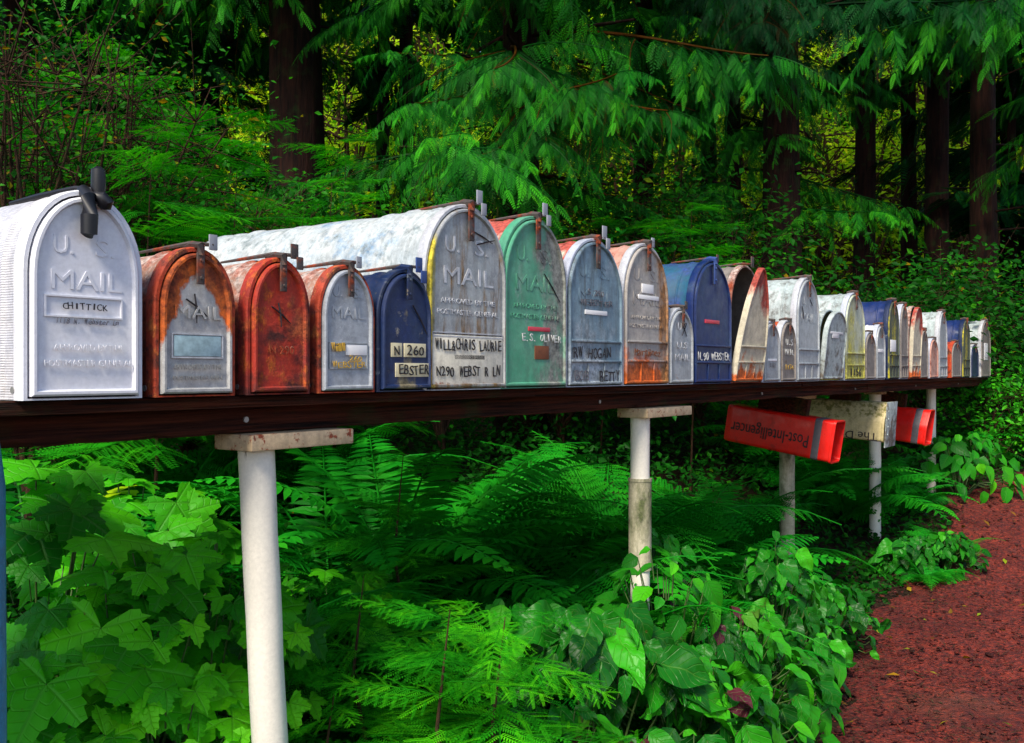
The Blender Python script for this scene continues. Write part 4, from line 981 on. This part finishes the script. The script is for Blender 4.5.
conifer_sapling(130, 5.0, 50, 'tall hemlock sapling between the far left cedar and the thickest trunk', 36, 1.0, 22, low=.35)
conifer_sapling(215, 5.3, 95, 'hemlock sapling just left of the thickest trunk', 30, .9, 23, low=.35)
conifer_sapling(345, 5.6, 130, 'hemlock sapling just right of the thickest trunk', 26, .8, 24, low=.35)
# deciduous trees in the clearing far behind, sunlight painted into their leaf colour
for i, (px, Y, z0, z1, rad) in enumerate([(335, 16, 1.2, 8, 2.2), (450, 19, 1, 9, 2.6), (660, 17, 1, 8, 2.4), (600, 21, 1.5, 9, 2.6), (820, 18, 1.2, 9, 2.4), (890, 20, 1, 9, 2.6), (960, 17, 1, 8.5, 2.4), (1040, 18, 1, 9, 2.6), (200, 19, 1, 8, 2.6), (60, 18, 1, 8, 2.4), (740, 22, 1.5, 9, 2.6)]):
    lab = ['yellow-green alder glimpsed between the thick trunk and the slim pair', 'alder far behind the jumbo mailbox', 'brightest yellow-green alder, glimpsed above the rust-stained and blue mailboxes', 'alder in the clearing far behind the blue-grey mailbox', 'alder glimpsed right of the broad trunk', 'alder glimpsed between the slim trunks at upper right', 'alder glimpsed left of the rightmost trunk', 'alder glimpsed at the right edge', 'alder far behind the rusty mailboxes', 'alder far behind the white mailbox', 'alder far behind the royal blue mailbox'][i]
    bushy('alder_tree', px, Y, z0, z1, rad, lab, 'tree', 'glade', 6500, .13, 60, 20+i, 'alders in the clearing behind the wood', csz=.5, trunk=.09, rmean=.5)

# distant wood: one mass
n = 60000; Yd = 24+rng.random(n)*10; Xd = (rng.random(n)-.5)*2*(Yd*.75); zg = gz(Xd, Yd); zd = zg+rng.random(n)**.8*11
nn = nrm(rng.normal(0, .5, (n, 3))+[0, -.5, .7]); dd = nrm(rng.normal(0, 1, (n, 3))); dd = nrm(dd-nn*(dd*nn).sum(-1, keepdims=True))
cl = hsh(Xd, zd, .9, 2)+hsh(Yd, zd, .7, 4)
struct('distant_wood', mkmesh('distant_wood', inst(LEAF1, frames(dd, nn), np.stack([Xd, Yd, zd], -1), .35+.5*rng.random(n), np.clip(.35+.16*cl+rng.normal(0, .12, n), 0, 1)), M['shrub']), 'stuff', 'far-off wood closing the view behind the clearing', 'wood')

# undergrowth mat
n = 90000
Yg = 1.6+rng.random(n)**1.3*9; Xg = (rng.random(n)-.5)*2*(Yg*.62+.3)
s_, v_ = sv(Xg, Yg); keep = (Xg < path_left(Yg)-.03*rng.random(n)) & ((v_ > -.25) | (Xg < path_left(Yg)-.1))
Xg, Yg, v_ = Xg[keep], Yg[keep], v_[keep]; n = len(Xg)
s2, _ = sv(Xg, Yg); hg = .02+(.03+.22*rng.random(n)**1.5*sst(-.1, .45, v_))*(1-.92*sst(2.5, 3.1, s2)*(1-sst(.35, .8, v_)))
nn = nrm(up*.8+rng.normal(0, .4, (n, 3))+[0, -.25, 0]); dd = nrm(rng.normal(0, 1, (n, 3))); dd = nrm(dd-nn*(dd*nn).sum(-1, keepdims=True))
struct('undergrowth', mkmesh('undergrowth', inst(LEAF1, frames(dd, nn), np.stack([Xg, Yg, gz(Xg, Yg)+hg], -1), .02+.035*rng.random(n), np.clip(rng.normal(.35, .2, n), 0, 1)), M['shrub']), 'stuff', 'low leafy undergrowth covering the forest floor', 'undergrowth')

# ferns
FL = [(30, 3.0, .75, 'sword', 'sword fern at the left edge just below the shelf'), (95, 2.6, .62, 'sword', 'dark narrow-fronded fern behind the lobed leaves at left'),
      (170, 3.3, .85, 'lady', 'feathery fern left of the nearest white post, far back'), (330, 2.9, .85, 'sword', 'sword fern just right of the nearest white post'),
      (400, 3.1, 1.0, 'sword', 'large sword fern touching the shelf below the jumbo mailbox'), (455, 3.5, .95, 'lady', 'feathery fern behind the big sword fern, below the green mailbox'),
      (500, 2.8, .8, 'lady', 'feathery fern in the middle above the ovate leaves'), (560, 3.4, .95, 'sword', 'sword fern left of the sleeved cream post'),
      (600, 3.9, 1.0, 'lady', 'feathery fern behind the sleeved cream post'), (690, 3.6, .85, 'sword', 'sword fern between the sleeved post and the red newspaper box'),
      (730, 4.4, .8, 'lady', 'feathery fern under the left end of the red newspaper box'), (745, 3.7, .5, 'sword', 'low fern at the foot of the mossy cream post'),
      (815, 5.5, .65, 'sword', 'bright sword fern between the mossy post and the white one'), (845, 5.5, .75, 'lady', 'small feathery fern left of the fourth post'),
      (902, 5.7, .55, 'sword', 'sword fern between the two far white posts'), (240, 2.5, .7, 'lady', 'feathery fern directly behind the nearest white post'),
      (965, 7.1, .6, 'sword', 'arching fern on the bank beyond the far post'), (1015, 7.3, .8, 'sword', 'bluish arching fern beyond the path at the right edge'),
      (430, 2.5, .6, 'sword', 'fern under the jumbo mailbox, nearer than the large one'), (640, 3.1, .7, 'lady', 'fern right behind the sleeve of the cream post'),
      (585, 2.65, .75, 'lady', 'feathery fern just left of the sleeved post, nearer than the sword fern'), (700, 3.1, .5, 'sword', 'sword fern just right of the sleeved post'), (540, 2.5, .6, 'sword', 'sword fern under the green mailbox, close to the ovate leaves'),
      (290, 3.7, .9, 'lady', 'feathery fern deep behind the rusty mailboxes'), (790, 6.0, .9, 'lady', 'feathery fern deep behind the red newspaper box'),
      (950, 4.9, .34, 'lady', 'little fern beside the foot of the farthest white post'), (925, 4.6, .26, 'lady', 'tiny yellowish fern at the path edge')]
for i, (px, Y, sz, kd, lb) in enumerate(FL): fern(px, Y, lb, sz, 16 if sz > .5 else 10, kd, i)
# lobed leaves at left
LG = 'broad-leaved plants under the shelf'
for i, (px, Y, tp_, n, sz, sp, lb) in enumerate([
    (40, 1.95, 455, 34, .19, (.26, .22), 'big lobed-leaf plant under the white mailbox at the left edge'),
    (120, 1.80, 545, 36, .17, (.28, .2), 'lobed-leaf plant low at the left with bright green leaves'),
    (195, 1.95, 520, 34, .16, (.26, .2), 'lobed-leaf plant just left of the nearest post'),
    (30, 1.62, 640, 26, .16, (.22, .15), 'lobed-leaf plant in the bottom left corner'),
    (165, 1.66, 655, 26, .15, (.22, .15), 'lobed-leaf plant with yellowing leaves at the foot of the nearest post'),
    (130, 2.35, 470, 30, .17, (.32, .25), 'lobed-leaf plant behind, below the first rusty mailbox'),
    (330, 2.5, 560, 24, .13, (.25, .22), 'shaded lobed-leaf plant right of the nearest post')]):
    leafy('thimbleberry', px, Y, tp_, lb, 'plant', MAP, 'maple', int(n*1.9), sz*.82, sp, seed=i, group=LG, face=.75, jitter=.26, rmean=.50 if i != 4 else .62, rsd=.26)
# ovate leaves at centre right
for i, (px, Y, tp_, n, sz, sp, mt, lb) in enumerate([
    (600, 2.12, 590, 34, .142, (.24, .2), 'salal', 'glossy ovate-leaved plant left of centre bottom with the largest leaves'),
    (680, 2.15, 640, 34, .125, (.24, .2), 'salal', 'glossy ovate-leaved plant at bottom with dark purple leaves'),
    (665, 2.45, 545, 34, .075, (.22, .2), 'clover', 'climbing pale green plant wrapped round the sleeved cream post'),
    (725, 2.45, 600, 46, .095, (.27, .22), 'salal', 'ovate-leaved plant between the sleeved and mossy posts'),
    (755, 2.5, 640, 40, .090, (.2, .2), 'clover', 'bright small-leaved plant at the path edge near the bottom'),
    (785, 3.05, 600, 40, .09, (.2, .2), 'salal', 'ovate-leaved plant spilling onto the path'),
    (825, 3.5, 575, 40, .10, (.2, .22), 'salal', 'leafy plant at the foot of the mossy cream post'),
    (775, 3.25, 530, 30, .10, (.14, .14), 'salal', 'plant climbing the mossy cream post'),
    (912, 4.75, 535, 44, .10, (.16, .12), 'salal', 'leafy plant right of the fourth post at the path edge'),
    (560, 2.45, 605, 34, .10, (.24, .2), 'salal', 'shaded ovate-leaved plant under the green mailbox'),
    (555, 1.95, 700, 26, .10, (.2, .16), 'salal', 'ovate-leaved plant at the bottom centre with a reddish leaf'),
    (745, 2.3, 700, 34, .08, (.17, .16), 'clover', 'small-leaved plant in the bottom right of the thicket'),
    (650, 2.95, 525, 40, .085, (.26, .2), 'salal', 'shaded leafy plant behind the sleeved cream post'),
    (945, 4.75, 530, 70, .055, (.20, .14), 'clover', 'yellow-green plant at the foot of the farthest post'),
    (520, 2.35, 575, 30, .085, (.26, .2), 'clover', 'broad-leaved plant in the middle ground below the blue-grey mailbox'),
    (960, 6.2, 430, 50, .12, (.35, .25), 'clover', 'fresh green plant on the bank right of the farthest post'),
    (690, 1.95, 735, 24, .11, (.2, .14), 'salal', 'ovate-leaved plant at the very bottom right of centre')]):
    leafy('broadleaf_plant', px, Y, tp_, lb, 'plant', SAL if mt == 'salal' else [OVr, OV], mt, int(n*2.7), sz*.80, sp, seed=40+i, group=LG, face=.5, jitter=.33, crown=.75, rmean=.42, rsd=.27)
# hemlock saplings at centre bottom
conifer_sapling(360, 2.1, 560, 'dark hemlock sapling right of the nearest post, low', 18, .42, 11, low=.2)
conifer_sapling(445, 1.80, 590, 'hemlock sapling at bottom centre with bright green tips', 18, .40, 12, low=.2)
conifer_sapling(500, 1.85, 600, 'hemlock sapling with the longest bright spray in the middle of the thicket', 16, .45, 13, low=.25)
conifer_sapling(330, 1.85, 680, 'hemlock sapling hugging the foot of the nearest post', 14, .32, 14, low=.2)
conifer_sapling(400, 2.6, 440, 'tall dark hemlock sapling just under the shelf', 20, .42, 15, low=.3)

# ------------------------------------------------------------------ light, camera
SUN_AZ, SUN_EL = math.radians(203), math.radians(46)
w_ = bpy.data.worlds.new('World'); sc.world = w_; w_.use_nodes = True
nt = w_.node_tree; bg = nt.nodes['Background']; sky = nt.nodes.new('ShaderNodeTexSky'); sky.sky_type = 'NISHITA'; sky.sun_disc = False
sky.sun_elevation = SUN_EL; sky.sun_rotation = SUN_AZ; nt.links.new(sky.outputs[0], bg.inputs[0]); bg.inputs[1].default_value = .05
sl = bpy.data.lights.new('sun', 'SUN'); sl.energy = 1.5; sl.angle = math.radians(14); sl.color = (1, .90, .74)
so = link(bpy.data.objects.new('sun', sl)); dv = Vector((math.sin(SUN_AZ)*math.cos(SUN_EL), math.cos(SUN_AZ)*math.cos(SUN_EL), math.sin(SUN_EL)))
so.rotation_euler = dv.to_track_quat('Z', 'Y').to_euler(); so.location = (0, 0, 20)
cam = bpy.data.cameras.new('camera'); cam.sensor_width = 36; cam.lens = F_PX/1024*36; cam.clip_end = 500; cam.clip_start = .05
co = link(bpy.data.objects.new('camera', cam)); co.location = (0, 0, CZ); co.rotation_euler = (PI/2, 0, 0); sc.camera = co
sc.view_settings.view_transform = 'Standard'; sc.view_settings.look = 'None'; sc.view_settings.exposure = 2.12; sc.view_settings.gamma = 1
sc.view_settings.use_curve_mapping = False
sc.render.engine = 'CYCLES'; sc.cycles.use_denoising = True
sc.cycles.max_bounces = 6; sc.cycles.diffuse_bounces = 3; sc.cycles.transmission_bounces = 4; sc.cycles.glossy_bounces = 2
